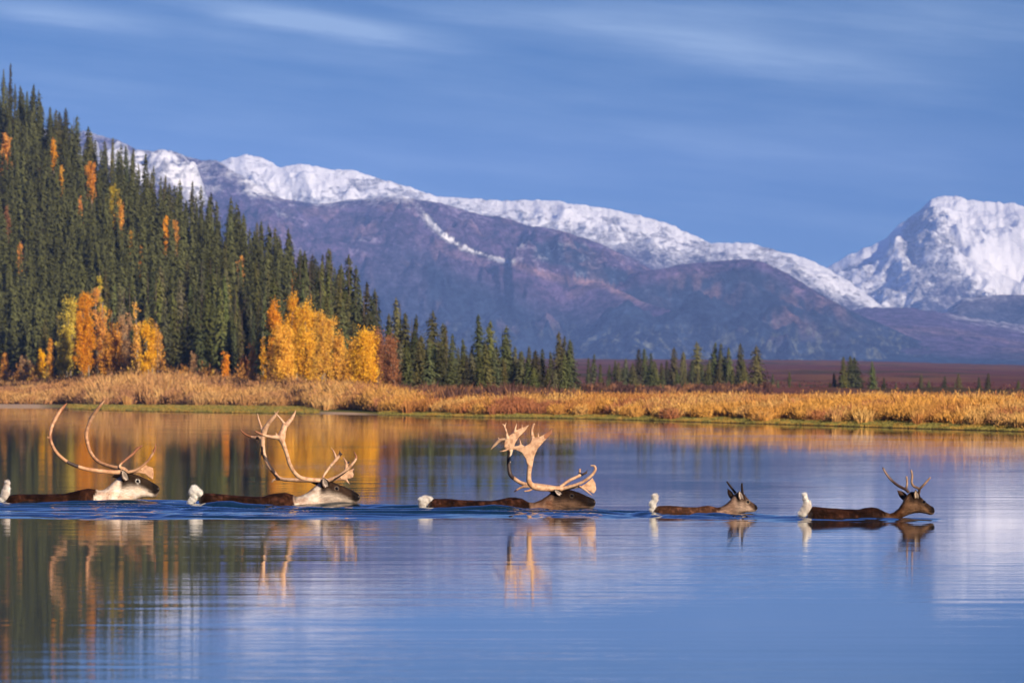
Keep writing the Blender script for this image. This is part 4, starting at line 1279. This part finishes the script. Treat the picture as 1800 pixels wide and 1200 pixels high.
def body(c, parent, top, bot, wid, colfn, eye, fur_n=5000, eye_r=.02):
    """top / bot: silhouettes in zoom px; wid: (zoom x, half width m). Slices stand across the animal."""
    x0, x1 = top[0][0], top[-1][0]
    ta = np.array(top, float); ba = np.array(bot, float); wa = np.array(wid, float)
    n1_ = 120
    xs_ = np.concatenate([np.linspace(x0, x0 + (x1 - x0) * .62, 70, endpoint=False), np.linspace(x0 + (x1 - x0) * .62, x1, 120)])
    # round off both ends by bunching slices
    e_ = (x1 - x0)
    sm = .008 * e_
    ks = np.linspace(-1, 1, 7); kw = (1 - ks ** 2) + .15; kw /= kw.sum()
    f = lambda arr: sum(w_ * np.interp(xs_ + k_ * sm, arr[:, 0], arr[:, 1]) for k_, w_ in zip(ks, kw))
    zt = f(ta); zb_ = f(ba); ww = f(wa)
    ZT = (c.wl - (c.oy + zt / c.zs)) * c.k; ZB = (c.wl - (c.oy + zb_ / c.zs)) * c.k
    X = (c.ox + xs_ / c.zs - c.xref) * c.k
    # end caps close smoothly
    capn = np.clip((x1 - xs_) / (.010 * e_), 0, 1); cap = np.sqrt(1 - (1 - capn) ** 2)
    capr = np.clip((xs_ - x0) / (.05 * e_), 0, 1); cap2 = np.sqrt(1 - (1 - capr) ** 2)
    mid_ = ZB + (ZT - ZB) * .5
    cz_ = np.minimum(cap, .25 + .75 * cap2)
    cz_[0] = .02; cz_[-1] = .02
    ns = 40
    a = np.linspace(0, 2 * np.pi, ns, endpoint=False)
    ca, sa = np.cos(a), np.sin(a)
    # slightly pear-shaped section: widest a little below the middle, crest narrower
    lift = np.sign(sa) * np.abs(sa) ** .92
    shape = np.sign(ca) * np.abs(ca) ** .85 * (1 - .16 * np.clip(sa, 0, 1) ** 2)
    Zv = mid_[:, None] + (ZT - ZB)[:, None] * .5 * lift[None, :] * cz_[:, None]
    Yv = ww[:, None] * shape[None, :] * (np.minimum(cap, cap2))[:, None]
    Xv = np.repeat(X[:, None], ns, 1)
    # eye socket, cheek and brow, nostril and mouth line
    ex, ez = c.p(*eye)[0], c.p(*eye)[2]
    dd = np.hypot((Xv - ex), (Zv - ez) * 1.15)
    hw = np.abs(Yv)
    Yv = Yv * (1 + .10 * np.exp(-((dd - .055) / .025) ** 2) - .14 * np.exp(-(dd / .025) ** 2))
    xn = X[-1]; hl = (ZT - ZB)
    nose_z = ZT[-12] - .045
    dn = np.hypot((Xv - (xn - .035)) * 1.0, (Zv - (ZT[-8] - .035)) * 1.4)
    Yv = Yv * (1 - .35 * np.exp(-(dn / .014) ** 2)) * (1 + .08 * np.exp(-((dn - .03) / .014) ** 2))
    nf = fbm(Xv * 9, Zv * 14 + Yv * 5, 9 + c.i, 4) - .5
    Zv = Zv + nf * .012 * (sa[None, :] > 0) * sst(0, .02, np.minimum(X - X[0], X[-1] - X))[:, None]
    V = np.stack([Xv, Yv, Zv], -1).reshape(-1, 3)
    n_r = len(X)
    i = np.arange(n_r - 1)[:, None] * ns; j = np.arange(ns)[None, :]; j2 = (j + 1) % ns
    Q = np.stack([i + j, i + ns + j, i + ns + j2, i + j2], -1).reshape(-1, 4)
    V = np.vstack([V, [X[0] - .004, 0, mid_[0]], [X[-1] + .002, 0, mid_[-1]]])
    c0, c1 = len(V) - 2, len(V) - 1; jj = np.arange(ns); jn = (jj + 1) % ns
    T_ = np.vstack([np.stack([np.full(ns, c0), jj, jn], 1), np.stack([np.full(ns, c1), (n_r - 1) * ns + jn, (n_r - 1) * ns + jj], 1)])
    zx = np.concatenate([np.repeat(xs_, ns), [x0, x1]]); zy = (c.wl - V[:, 2] / c.k - c.oy) * c.zs
    rel = np.concatenate([((Zv - ZB[:, None]) / np.maximum((ZT - ZB)[:, None], 1e-4)).ravel(), [.5, .5]])
    C = colfn(zx, zy, rel, V)
    ed = np.hypot(V[:, 0] - ex, (V[:, 2] - ez) * 1.1)
    N = vnormals(V, Q, T_)
    r = np.random.default_rng(c.i)
    above = np.where((V[:, 2] > -.04) & (zx < eye[0] - (.02 * e_)) & (zx > x0 + .01 * e_))[0]
    idx = r.choice(above, fur_n)
    Fv, Fc = fur_blades(V, N, C, idx, np.array([-1.0, 0, -.25]), .028, .0028, r)
    nv = len(V)
    me = mesh_np('body', np.vstack([V, Fv]), [Q, np.vstack([T_, np.arange(len(Fv)).reshape(-1, 3) + nv])], M_FUR, {'tone': np.vstack([C, Fc])}, True)
    o_ = obj('body', me, parent)
    # eyes
    for sg in (-1, 1):
        sel = (ed < .03) & (np.sign(V[:, 1]) == sg)
        yy = np.abs(V[sel, 1]).max() if sel.any() else .08
        import bmesh
        b_ = bmesh.new(); bmesh.ops.create_uvsphere(b_, u_segments=20, v_segments=12, radius=eye_r)
        em = bpy.data.meshes.new('eye'); b_.to_mesh(em); b_.free(); em.materials.append(M_EYE)
        em.polygons.foreach_set('use_smooth', np.ones(len(em.polygons), dtype=bool))
        eo = obj('eye', em, parent); eo.location = (ex, sg * (yy - eye_r * .35), ez); eo.scale = (1.1, .7, .9)
    return o_


def tail(c, parent, blobs, stain=.35):
    g = Geo()
    for zx, zy, r_, ry in blobs:
        p = c.p(zx, zy); r_m = r_ * c.k / c.zs * .86
        u, v = np.meshgrid(np.linspace(0, 2 * np.pi, 16, endpoint=False), np.linspace(0.02, np.pi - .02, 11))
        V = np.stack([p[0] + r_m * np.cos(u) * np.sin(v), ry * np.sin(u) * np.sin(v), p[2] + r_m * 1.05 * np.cos(v)], -1).reshape(-1, 3)
        Q = []
        for i in range(10):
            for j in range(16):
                Q.append((i * 16 + j, i * 16 + (j + 1) % 16, (i + 1) * 16 + (j + 1) % 16, (i + 1) * 16 + j))
        T_ = [(0, (j + 1) % 16, j) for j in range(1, 15)] + [(160, 160 + j, 160 + (j + 1)) for j in range(1, 15)]
        g.add(V, np.array(Q), np.array(T_))
    me = remesh(g, .008, 'tail', M_TAIL, 16)
    V = coords(me).astype(float)
    N = np.zeros(len(V) * 3, dtype=np.float32); me.vertices.foreach_get('normal', N); N = N.reshape(-1, 3).astype(float)
    V2 = V + N * ((fbm(V[:, 0] * 30, V[:, 2] * 18 + V[:, 1] * 20, 3, 3) - .5) * .016)[:, None]
    me.vertices.foreach_set('co', V2.astype(np.float32).ravel())
    r = np.random.default_rng(50 + c.i)
    m_ = (stain + .1) * sst(.50, .7, fbm(V[:, 0] * 14, V[:, 2] * 14, 30 + c.i, 3))[:, None]
    C = np.array([.97, .93, .87]) * (1 - m_) + np.array([.45, .27, .18]) * m_
    faces = [tuple(p.vertices) for p in me.polygons]
    idx = r.integers(0, len(V), 4200)
    Fv, Fc = fur_blades(V2, N, C, idx, np.array([-.5, 0, .5]), .030, .0024, r)
    q4 = np.array([f_ for f_ in faces if len(f_) == 4]); t3 = [f_ for f_ in faces if len(f_) == 3]
    tri = np.arange(len(Fv)).reshape(-1, 3) + len(V2)
    if t3: tri = np.vstack([np.array(t3), tri])
    me2 = mesh_np('tail', np.vstack([V2, Fv]), [q4, tri], M_TAIL, {'tone': np.vstack([C, Fc])}, True)
    bpy.data.meshes.remove(me)
    return obj('tail', me2, parent)


BROWN = np.array([.013, .006, .004]); BROWN2 = np.array([.036, .014, .008]); CREAM = np.array([.90, .72, .57]); FACE = np.array([.34, .235, .19]); DARK = np.array([.022, .014, .012]); BLK = np.array([.008, .006, .006])


def mk_col(c, shoulder, neck, cheek, face, eye, nose_x, poll, ring=.8, ringc=(.75, .68, .62), back=BROWN, back2=BROWN2, jaw=None, dark_eye=.5, slope=0.0):
    def f(zx, zy, rel, V):
        n1_ = fbm(V[:, 0] * 7, V[:, 2] * 9 + V[:, 1] * 6, 3 + c.i, 4)[:, None]
        n2_ = fbm(V[:, 0] * 30, V[:, 2] * 30, 13 + c.i, 3)[:, None]
        C = back * (1 - sst(.42, .68, n1_)) + back2 * sst(.42, .68, n1_)
        s_ = c.zs * 5
        e = (zx - shoulder + slope * (rel - .8) * s_)[:, None]
        u_ = c.zs / 5.0
        rp = sst(46 * u_, 8 * u_, zx - zx.min() + 30 * u_ * (n2_[:, 0] - .5))[:, None]
        C = C * (1 - .75 * rp) + np.array([.42, .27, .18]) * .75 * rp
        wet_glint = sst(.56, .7, n2_)
        C = C * (1 + 1.3 * wet_glint)  # highlights of wet fur painted as lighter flecks in the coat colour
        mN = sst(-16 * u_, 22 * u_, e + 60 * u_ * (n2_ - .5) + 14 * u_ * np.sin(np.clip(rel, 0, 1) * 3.1)[:, None])
        nk = neck * (1 - .55 * sst(.45, .72, n1_) * np.array([.8, 1.0, 1.1]))
        C = C * (1 - mN) + nk * mN
        # grey nape along the top of the neck
        nape = sst(.86, 1.0, rel)[:, None] * mN * .45
        C = C * (1 - nape) + (neck * .45) * nape
        face_ = np.array(face) * .45
        mC = sst(poll - 10 * u_, poll + 60 * u_, zx)[:, None]
        C = C * (1 - mC) + cheek * mC
        # bridge and forehead darken upwards
        br = (sst(.36, .74, rel + .42 * (zx - eye[0]) / (nose_x - eye[0]) * (zx > eye[0])) * sst(poll + 10 * u_, poll + 45 * u_, zx))[:, None]
        C = C * (1 - .985 * br) + face_ * .985 * br
        # muzzle
        mz = sst(.56, .78, (zx - eye[0]) / (nose_x - eye[0]) + .14 * (rel - .5) + .08 * (n2_[:, 0] - .5))[:, None]
        C = C * (1 - mz) + BLK * 1.6 * mz
        chin = (sst(.30, .05, rel) * sst(.66, .80, (zx - eye[0]) / (nose_x - eye[0])))[:, None]
        C = C * (1 - .55 * chin) + np.array([.45, .34, .27]) * .55 * chin
        nt = (sst(.91, .95, (zx - eye[0]) / (nose_x - eye[0])) * sst(.55, .62, rel) * sst(.80, .72, rel))[:, None]
        C = C * (1 - .35 * nt) + np.array([.35, .28, .25]) * .35 * nt  # nostril highlight painted as a paler spot in the muzzle colour
        ed = np.hypot(zx - eye[0], (zy - eye[1]) * 1.1) / u_
        de = sst(62, 30, ed)[:, None] * dark_eye
        C = C * (1 - de) + face_ * de
        rg = (np.exp(-((ed - 16) / 4.6) ** 2))[:, None] * ring
        C = C * (1 - rg) + np.array(ringc) * rg
        if jaw is not None:
            jm = np.exp(-(((zx - jaw[0]) / (18 * u_)) ** 2 + ((zy - jaw[1]) / (40 * u_)) ** 2))[:, None]
            C = C * (1 - .75 * jm) + DARK * .75 * jm
        # mouth line
        tq = (zx - eye[0]) / (nose_x - eye[0])
        ml = np.exp(-((rel - .30 - .10 * (1 - tq)) / .045) ** 2) * sst(.42, .52, tq) * sst(1.02, .95, tq)
        C = C * (1 - .8 * ml[:, None]) + BLK * .8 * ml[:, None]
        return np.clip(C, .004, .9)
    return f


def swimmer(i, xref, ox, oy, zs, label):
    c = Car(i, xref, ox, oy, zs)
    e = empty('caribou', ((xref - 900) * c.k, c.Y, 0))
    tag(e, label, 'caribou', 'caribou swimming in line')
    return c, e


# 1 --- rear bull, plain sweeping beams
c, e = swimmer(1, 150, 0, 680, 5, 'rearmost bull caribou at left with smooth unbranched C-shaped antlers and wide white-rimmed eye')
eye = (1215, 826)
body(c, e, [(40, 962), (70, 948), (110, 945), (200, 940), (300, 938), (450, 940), (560, 938), (650, 920), (720, 900), (780, 890), (830, 896), (865, 906), (905, 905), (950, 880), (1000, 832), (1040, 796), (1075, 772), (1110, 757), (1150, 760), (1190, 770), (1230, 782), (1290, 806), (1340, 836), (1385, 862), (1404, 884)],
     [(40, 1250), (300, 1400), (800, 1420), (930, 1250), (1000, 1120), (1080, 1060), (1120, 1030), (1160, 1008), (1200, 985), (1240, 968), (1290, 964), (1330, 970), (1370, 966), (1392, 940), (1404, 905)],
     [(40, .13), (150, .24), (400, .29), (700, .24), (860, .19), (950, .15), (1050, .115), (1120, .105), (1215, .098), (1270, .08), (1330, .062), (1380, .055), (1404, .04)],
     mk_col(c, 858, CREAM, CREAM * .95, np.array([.050, .027, .017]), eye, 1404, 1040, ring=.85, ringc=(.80, .74, .66), jaw=(1105, 830), dark_eye=.6, slope=1.2), eye, eye_r=.020)
tail(c, e, [(70, 845, 24, .035), (65, 890, 32, .05), (55, 930, 38, .06), (45, 965, 36, .06), (20, 995, 25, .05)], .25)
antler(c, e, [([(1115, 760, -.05), (1060, 748, -.08), (1000, 746, -.14), (850, 730, -.26), (750, 710, -.34), (640, 668, -.42), (570, 620, -.46), (515, 560, -.49), (480, 490, -.50), (468, 430, -.50), (475, 370, -.48), (500, 300, -.44), (540, 225, -.38), (580, 170, -.33), (608, 138, -.30)], [22, 21, 20, 19, 17, 16, 16, 16, 15, 15, 15, 17, 19, 13, 3]),
               ([(470, 445, -.50), (450, 442, -.52), (438, 436, -.53)], [8, 6, 3]),
               ([(1125, 748, -.05), (1200, 728, -.07), (1280, 672, -.10), (1340, 600, -.13), (1368, 545, -.14), (1372, 490, -.13)], [16, 13, 12, 12, 10, 3]), ([(1350, 560, -.13), (1375, 530, -.15)], [8, 6])],
              [], ANT, [((630, 662), (690, 690), 22, VEL), ((1370, 560), (1375, 485), 22, ANTD), ((470, 460), (600, 140), 12, ANTD)])
antler(c, e, [([(1120, 752, .05), (1080, 718, .08), (1000, 706, .14), (900, 680, .24), (830, 640, .32), (780, 580, .38), (750, 500, .42), (738, 420, .43), (755, 350, .42), (790, 270, .38), (840, 200, .32), (880, 150, .28), (908, 118, .26)], [20, 18, 17, 16, 16, 16, 17, 17, 18, 19, 17, 12, 3]),
               ([(780, 285, .39), (755, 262, .41), (736, 250, .42)], [7, 5, 2]), ([(742, 400, .43), (722, 400, .45), (704, 400, .46)], [6, 4, 4]), ([(825, 220, .33), (808, 196, .34)], [6, 2]),
               ([(1110, 740, .05), (1045, 700, .08), (1100, 640, .12), (1160, 590, .15), (1200, 545, .16), (1243, 514, .15)], [12, 10, 12, 14, 16, 8]), ([(1190, 560, .16), (1192, 532, .17)], [9, 3]),
               ([(1140, 760, .02), (1200, 745, .0), (1250, 720, -.02)], [14, 13, 12])],
              [([(1190, 748), (1235, 705), (1258, 672), (1288, 648), (1285, 690), (1345, 708), (1352, 760), (1345, 815), (1320, 800), (1275, 762), (1230, 756)], -.01, .012)], ANT, [((1190, 560), (1245, 510), 30, ANTD), ((1080, 660), (1160, 590), 16, ANTD), ((1250, 660), (1290, 650), 24, ANTD)])
ear(c, e, (1120, 815), (1082, 722), -.085, -.15, .05, (.50, .40, .33), (.05, .028, .02))
ear(c, e, (1075, 775), (975, 790), .085, .17, .035, (.2, .12, .1), (.03, .016, .012))

# 2 --- second bull, branched crowns, shredding velvet
c, e = swimmer(2, 490, 310, 690, 5, 'second bull caribou from left with tall forked antlers trailing strips of dark velvet')
eye = (1412, 840)
body(c, e, [(190, 905), (215, 888), (250, 880), (330, 884), (400, 890), (560, 905), (680, 912), (760, 912), (830, 890), (900, 877), (960, 878), (1020, 893), (1050, 911), (1090, 910), (1150, 880), (1200, 838), (1240, 802), (1270, 778), (1310, 765), (1350, 772), (1400, 793), (1480, 824), (1550, 858), (1598, 884), (1615, 905)],
     [(190, 1180), (400, 1400), (900, 1420), (1080, 1250), (1180, 1120), (1280, 1040), (1340, 1012), (1400, 995), (1460, 982), (1530, 974), (1580, 975), (1603, 962), (1615, 925)],
     [(190, .14), (300, .24), (600, .29), (900, .25), (1040, .20), (1120, .16), (1220, .125), (1310, .108), (1412, .098), (1470, .082), (1540, .064), (1590, .056), (1615, .04)],
     mk_col(c, 1055, CREAM * .90, CREAM * .62, np.array([.070, .036, .022]), eye, 1615, 1240, ring=.22, ringc=(.5, .42, .36), jaw=(1300, 840), dark_eye=.6, slope=.6), eye, eye_r=.020)
tail(c, e, [(165, 862, 46, .06), (205, 885, 34, .06), (140, 880, 26, .05), (165, 915, 32, .05), (150, 945, 30, .05), (125, 970, 24, .04)], .3)
antler(c, e, [([(1320, 772, -.05), (1260, 768, -.08), (1180, 762, -.14), (1095, 742, -.24), (1042, 692, -.32), (1005, 620, -.38), (980, 530, -.42), (950, 440, -.44), (930, 390, -.44), (952, 330, -.42), (968, 270, -.40)], [22, 21, 20, 19, 18, 18, 18, 22, 30, 28, 24]),
               ([(968, 285, -.40), (925, 225, -.42), (872, 165, -.43)], [16, 10, 3]), ([(975, 285, -.40), (1025, 222, -.35), (1045, 185, -.33), (1060, 152, -.32)], [22, 17, 11, 3]),
               ([(930, 392, -.44), (830, 382, -.48), (760, 362, -.50), (705, 334, -.52)], [24, 14, 12, 9]), ([(898, 372, -.44), (878, 338, -.45)], [8, 2]),
               ([(1330, 772, -.05), (1420, 735, -.09), (1490, 685, -.12), (1545, 630, -.14), (1583, 570, -.13), (1560, 510, -.10)], [18, 15, 14, 13, 12, 3]), ([(1488, 680, -.12), (1495, 612, -.13), (1460, 558, -.13)], [12, 12, 3]), ([(1500, 640, -.12), (1522, 600, -.13)], [10, 8])],
              [([(900, 380), (935, 330), (955, 275), (1000, 265), (975, 330), (970, 400), (955, 440), (930, 430)], -.43, .012)], ANTL * .9,
              [((1390, 762), (1510, 690), 9, VEL), ((1515, 612), (1525, 595), 12, VEL), ((705, 334), (760, 365), 16, ANTD), ((1560, 510), (1585, 560), 16, ANTD)])
antler(c, e, [([(1310, 775, .05), (1200, 772, .12), (1000, 768, .24), (900, 755, .32), (850, 705, .36), (800, 640, .40), (762, 560, .43), (748, 480, .44), (748, 400, .43), (758, 335, .42)], [20, 19, 17, 17, 18, 18, 19, 20, 22, 26]),
               ([(750, 350, .42), (718, 262, .45), (697, 178, .46)], [16, 10, 3]), ([(755, 345, .42), (800, 268, .38), (848, 215, .36), (892, 155, .34)], [26, 19, 17, 3]),
               ([(735, 400, .43), (640, 390, .50), (578, 360, .54), (538, 318, .56)], [18, 12, 10, 3]), ([(895, 765, .32), (848, 768, .34), (828, 790, .35)], [9, 9, 6]),
               ([(700, 420, .44), (698, 470, .45), (684, 518, .45)], [5, 3, 3]), ([(735, 520, .44), (728, 580, .45), (742, 640, .44), (755, 680, .44)], [6, 4, 4, 2]), ([(720, 560, .44), (716, 590, .45)], [4, 2]),
               ([(1300, 762, .05), (1290, 738, .08), (1340, 660, .12), (1400, 590, .15), (1445, 530, .15)], [12, 12, 13, 15, 16]), ([(1405, 588, .15), (1382, 522, .16), (1350, 478, .17)], [12, 9, 2]), ([(1440, 545, .15), (1430, 505, .15)], [9, 3]),
               ([(1340, 778, .02), (1400, 762, .0), (1450, 740, -.02)], [14, 14, 14])],
              [([(1400, 770), (1450, 722), (1505, 688), (1566, 660), (1548, 698), (1560, 715), (1552, 745), (1520, 755), (1498, 752), (1528, 806), (1478, 768), (1440, 768)], -.01, .012), ([(735, 390), (735, 340), (765, 300), (800, 300), (785, 350), (770, 400)], .42, .012)], ANTL * .9,
              [((735, 490), (740, 560), 16, VEL), ((755, 560), (800, 610), 14, VEL), ((800, 620), (850, 700), 12, VEL), ((820, 700), (888, 766), 18, VEL), ((700, 400), (684, 520), 14, VEL), ((722, 560), (755, 680), 13, VEL), ((1430, 500), (1450, 545), 20, VEL), ((540, 320), (620, 390), 22, ANTD)])
ear(c, e, (1325, 825), (1292, 742), -.085, -.15, .048, (.50, .40, .34), (.07, .04, .03))
ear(c, e, (1270, 790), (1185, 792), .085, .17, .034, (.15, .1, .08), (.02, .012, .01))

# 3 --- middle bull, heavy palmed crowns
c, e = swimmer(3, 890, 720, 720, 5, 'middle bull caribou with heavy palmed antler crowns and brown face low in the water')
eye = (1426, 753)
body(c, e, [(150, 800), (180, 784), (220, 778), (350, 783), (500, 795), (720, 800), (800, 785), (870, 769), (930, 766), (990, 780), (1045, 810), (1090, 816), (1150, 793), (1220, 750), (1245, 722), (1280, 700), (1330, 694), (1380, 697), (1430, 708), (1500, 731), (1570, 760), (1622, 782), (1636, 800)],
     [(150, 1080), (400, 1300), (900, 1320), (1060, 1150), (1150, 1020), (1260, 930), (1340, 900), (1420, 888), (1500, 880), (1560, 880), (1608, 866), (1630, 848), (1636, 822)],
     [(150, .14), (260, .24), (600, .29), (900, .25), (1040, .20), (1120, .16), (1220, .125), (1310, .108), (1426, .098), (1490, .082), (1560, .064), (1610, .056), (1636, .04)],
     mk_col(c, 1065, np.array([.25, .145, .095]), np.array([.13, .075, .048]), np.array([.028, .015, .011]), eye, 1636, 1235, ring=.12, ringc=(.35, .28, .22), jaw=(1315, 770), dark_eye=.75, slope=.4), eye, eye_r=.019)
tail(c, e, [(140, 800, 42, .055), (185, 792, 26, .05), (105, 800, 26, .05), (120, 830, 34, .05), (110, 855, 22, .04)], .15)
PB = [(1035, 485), (1022, 430), (985, 372), (930, 347), (862, 346), (832, 352), (878, 324), (950, 314), (978, 300), (1012, 318), (1058, 292), (1072, 255), (1100, 240), (1140, 236), (1205, 200), (1252, 160), (1246, 212), (1182, 272), (1124, 340), (1094, 410), (1080, 485)]
antler(c, e, [([(1340, 694, -.05), (1290, 690, -.08), (1180, 688, -.18), (1095, 672, -.28), (1052, 632, -.33), (1048, 560, -.35), (1058, 480, -.35)], [22, 24, 26, 28, 24, 21, 24]),
               ([(978, 315, -.33), (965, 248, -.34)], [13, 3]), ([(1085, 262, -.32), (1072, 185, -.33), (1088, 130, -.34), (1104, 118, -.34)], [18, 14, 11, 3]), ([(1132, 245, -.32), (1128, 198, -.32)], [8, 3]),
               ([(860, 346, -.36), (826, 358, -.38), (790, 364, -.39)], [10, 8, 3]), ([(1235, 205, -.32), (1256, 150, -.31)], [10, 3]),
               ([(1080, 690, -.28), (1045, 706, -.30), (1005, 710, -.31)], [10, 8, 6]),
               ([(1345, 690, -.05), (1440, 664, -.08), (1520, 632, -.10), (1590, 582, -.12), (1630, 530, -.12), (1624, 494, -.11), (1588, 488, -.10)], [18, 15, 14, 14, 13, 11, 6])],
              [(PB, -.34, .013)], ANTL * .92, [((1250, 170), (1200, 230), 26, ANTD), ((1045, 640), (1045, 700), 30, ANT)])
PA = [(830, 330), (832, 290), (850, 250), (880, 225), (915, 200), (958, 170), (1000, 155), (1052, 134), (1015, 188), (962, 240), (925, 300), (915, 352), (850, 352)]
antler(c, e, [([(1330, 696, .05), (1230, 680, .14), (1100, 662, .24), (1000, 652, .30), (930, 615, .34), (885, 570, .37), (870, 480, .38), (878, 400, .38), (885, 345, .37)], [20, 20, 18, 17, 18, 19, 18, 20, 28]),
               ([(862, 260, .36), (850, 195, .37), (830, 140, .38), (812, 124, .38)], [16, 10, 8, 3]), ([(836, 150, .38), (850, 112, .38)], [7, 3]), ([(922, 205, .35), (930, 165, .35), (943, 118, .35)], [12, 9, 3]), ([(985, 172, .35), (990, 128, .35)], [7, 3]),
               ([(850, 262, .37), (795, 270, .40), (752, 308, .42), (710, 354, .43)], [14, 15, 13, 3]), ([(800, 272, .40), (786, 258, .40), (774, 240, .40)], [8, 6, 3]),
               ([(1060, 676, .26), (992, 682, .29), (950, 702, .31), (915, 726, .32)], [12, 10, 9, 5]),
               ([(1320, 680, .05), (1400, 624, .09), (1490, 582, .12), (1562, 550, .13)], [13, 14, 14, 9]), ([(1492, 585, .12), (1497, 545, .12), (1494, 518, .12)], [11, 11, 7]), ([(1510, 524, .12), (1490, 520, .12)], [5, 5]), ([(1548, 560, .13), (1565, 525, .13)], [9, 3]),
               ([(1360, 696, .02), (1430, 685, .0), (1490, 672, -.02)], [12, 11, 12]), ([(1490, 668, -.05), (1550, 708, -.06), (1606, 752, -.07)], [9, 9, 3])],
              [(PA, .36, .013), ([(1480, 684), (1545, 648), (1580, 620), (1606, 596), (1634, 645), (1641, 700), (1618, 736), (1590, 722), (1555, 700), (1520, 690)], -.01, .012)], ANTL * .92,
              [((868, 380), (868, 470), 18, VEL), ((876, 480), (895, 600), 26, VEL), ((915, 728), (930, 715), 14, VEL), ((1540, 562), (1565, 530), 16, VEL), ((898, 360), (890, 455), 12, (.78, .62, .45))])
ear(c, e, (1330, 745), (1270, 698), -.085, -.15, .036, (.42, .34, .29), (.03, .018, .014))
ear(c, e, (1285, 712), (1222, 716), .085, .15, .03, (.1, .07, .05), (.015, .01, .008))

# 4 --- young one with spikes
c, e = swimmer(4, 1240, 1120, 800, 7.5, 'small young caribou with two short black spike antlers')
eye = (1458, 612)
body(c, e, [(215, 700), (240, 678), (285, 664), (400, 660), (500, 664), (650, 677), (800, 684), (870, 668), (930, 661), (1000, 671), (1060, 688), (1110, 676), (1170, 641), (1225, 592), (1260, 540), (1300, 498), (1345, 478), (1390, 492), (1430, 530), (1462, 570), (1500, 608), (1550, 640), (1578, 662), (1588, 684)],
     [(215, 900), (400, 1150), (950, 1180), (1080, 960), (1160, 850), (1250, 800), (1330, 775), (1390, 762), (1440, 752), (1500, 748), (1545, 742), (1575, 725), (1588, 704)],
     [(215, .09), (300, .16), (600, .20), (900, .17), (1050, .13), (1150, .10), (1250, .085), (1345, .082), (1458, .068), (1510, .052), (1550, .044), (1588, .034)],
     mk_col(c, 1085, np.array([.27, .165, .115]), np.array([.46, .32, .235]), np.array([.14, .08, .055]), eye, 1588, 1260, ring=.35, ringc=(.5, .4, .3), dark_eye=.5, back=np.array([.055, .024, .014]), back2=np.array([.085, .038, .022]), jaw=(1335, 600)), eye, 3500, eye_r=.017)
tail(c, e, [(243, 552, 42, .035), (250, 590, 38, .035), (225, 625, 28, .03), (205, 650, 38, .035), (222, 690, 36, .035), (195, 728, 26, .03)], .1)
for sg, pts in ((1, [(1300, 500), (1262, 448), (1222, 395), (1184, 345)]), (-1, [(1388, 500), (1380, 450), (1376, 400), (1378, 362)])):
    antler(c, e, [([(a, b_, sg * (.04 + .02 * k_)) for k_, (a, b_) in enumerate(pts)], [20, 17, 16, 13])], [], np.array([.03, .02, .018]), [((0, 0), (1600, 0), 2000, (.028, .018, .016))])
ear(c, e, (1385, 600), (1340, 462), -.06, -.10, .036, (.62, .5, .42), (.06, .035, .025))
ear(c, e, (1262, 570), (1196, 440), .06, .11, .032, (.12, .07, .05), (.03, .018, .014))

# 5 --- leader
c, e = swimmer(5, 1530, 1380, 780, 6, 'leading caribou at far right with small velvet antlers and raised head')
eye = (1462, 608)
body(c, e, [(230, 700), (255, 672), (300, 656), (400, 668), (600, 683), (780, 690), (850, 672), (920, 663), (980, 673), (1040, 708), (1100, 733), (1150, 720), (1200, 680), (1238, 622), (1262, 570), (1290, 530), (1330, 500), (1370, 505), (1420, 552), (1455, 580), (1480, 606), (1530, 645), (1565, 666), (1578, 690)],
     [(230, 950), (400, 1200), (950, 1250), (1080, 960), (1140, 860), (1190, 800), (1240, 772), (1300, 745), (1360, 728), (1420, 724), (1480, 734), (1530, 748), (1562, 742), (1578, 716)],
     [(230, .11), (320, .19), (600, .23), (900, .20), (1040, .155), (1120, .12), (1220, .095), (1320, .09), (1462, .078), (1510, .058), (1550, .05), (1578, .036)],
     mk_col(c, 1060, np.array([.15, .078, .043]), np.array([.19, .105, .06]), np.array([.06, .034, .022]), eye, 1578, 1270, ring=.15, ringc=(.4, .3, .2), dark_eye=.6, jaw=(1345, 590)), eye, 4200, eye_r=.018)
tail(c, e, [(212, 545, 26, .03), (222, 590, 32, .035), (242, 640, 46, .045), (235, 690, 58, .06), (200, 730, 48, .05), (165, 745, 28, .04)], .2)
V5 = np.array([.085, .048, .034])
antler(c, e, [([(1305, 510, .04), (1275, 480, .07), (1200, 440, .14), (1130, 380, .2), (1080, 315, .23), (1044, 250, .24)], [18, 17, 16, 15, 14, 12]), ([(1283, 480, .07), (1292, 410, .09), (1286, 342, .11)], [13, 12, 12])],
       [], V5, [((1050, 270), (1130, 400), 9, (.34, .22, .17))])
antler(c, e, [([(1392, 560, -.04), (1408, 500, -.08), (1402, 470, -.11), (1342, 440, -.18), (1320, 395, -.22), (1326, 335, -.23), (1315, 270, -.22)], [18, 15, 14, 14, 13, 13, 11]), ([(1405, 478, -.11), (1455, 425, -.15), (1522, 348, -.18)], [14, 13, 9])],
       [], np.array([.12, .072, .050]), [])
ear(c, e, (1392, 590), (1368, 480), -.06, -.11, .036, (.52, .40, .30), (.05, .03, .02))
ear(c, e, (1290, 590), (1190, 488), .06, .13, .04, (.30, .19, .13), (.08, .045, .03))
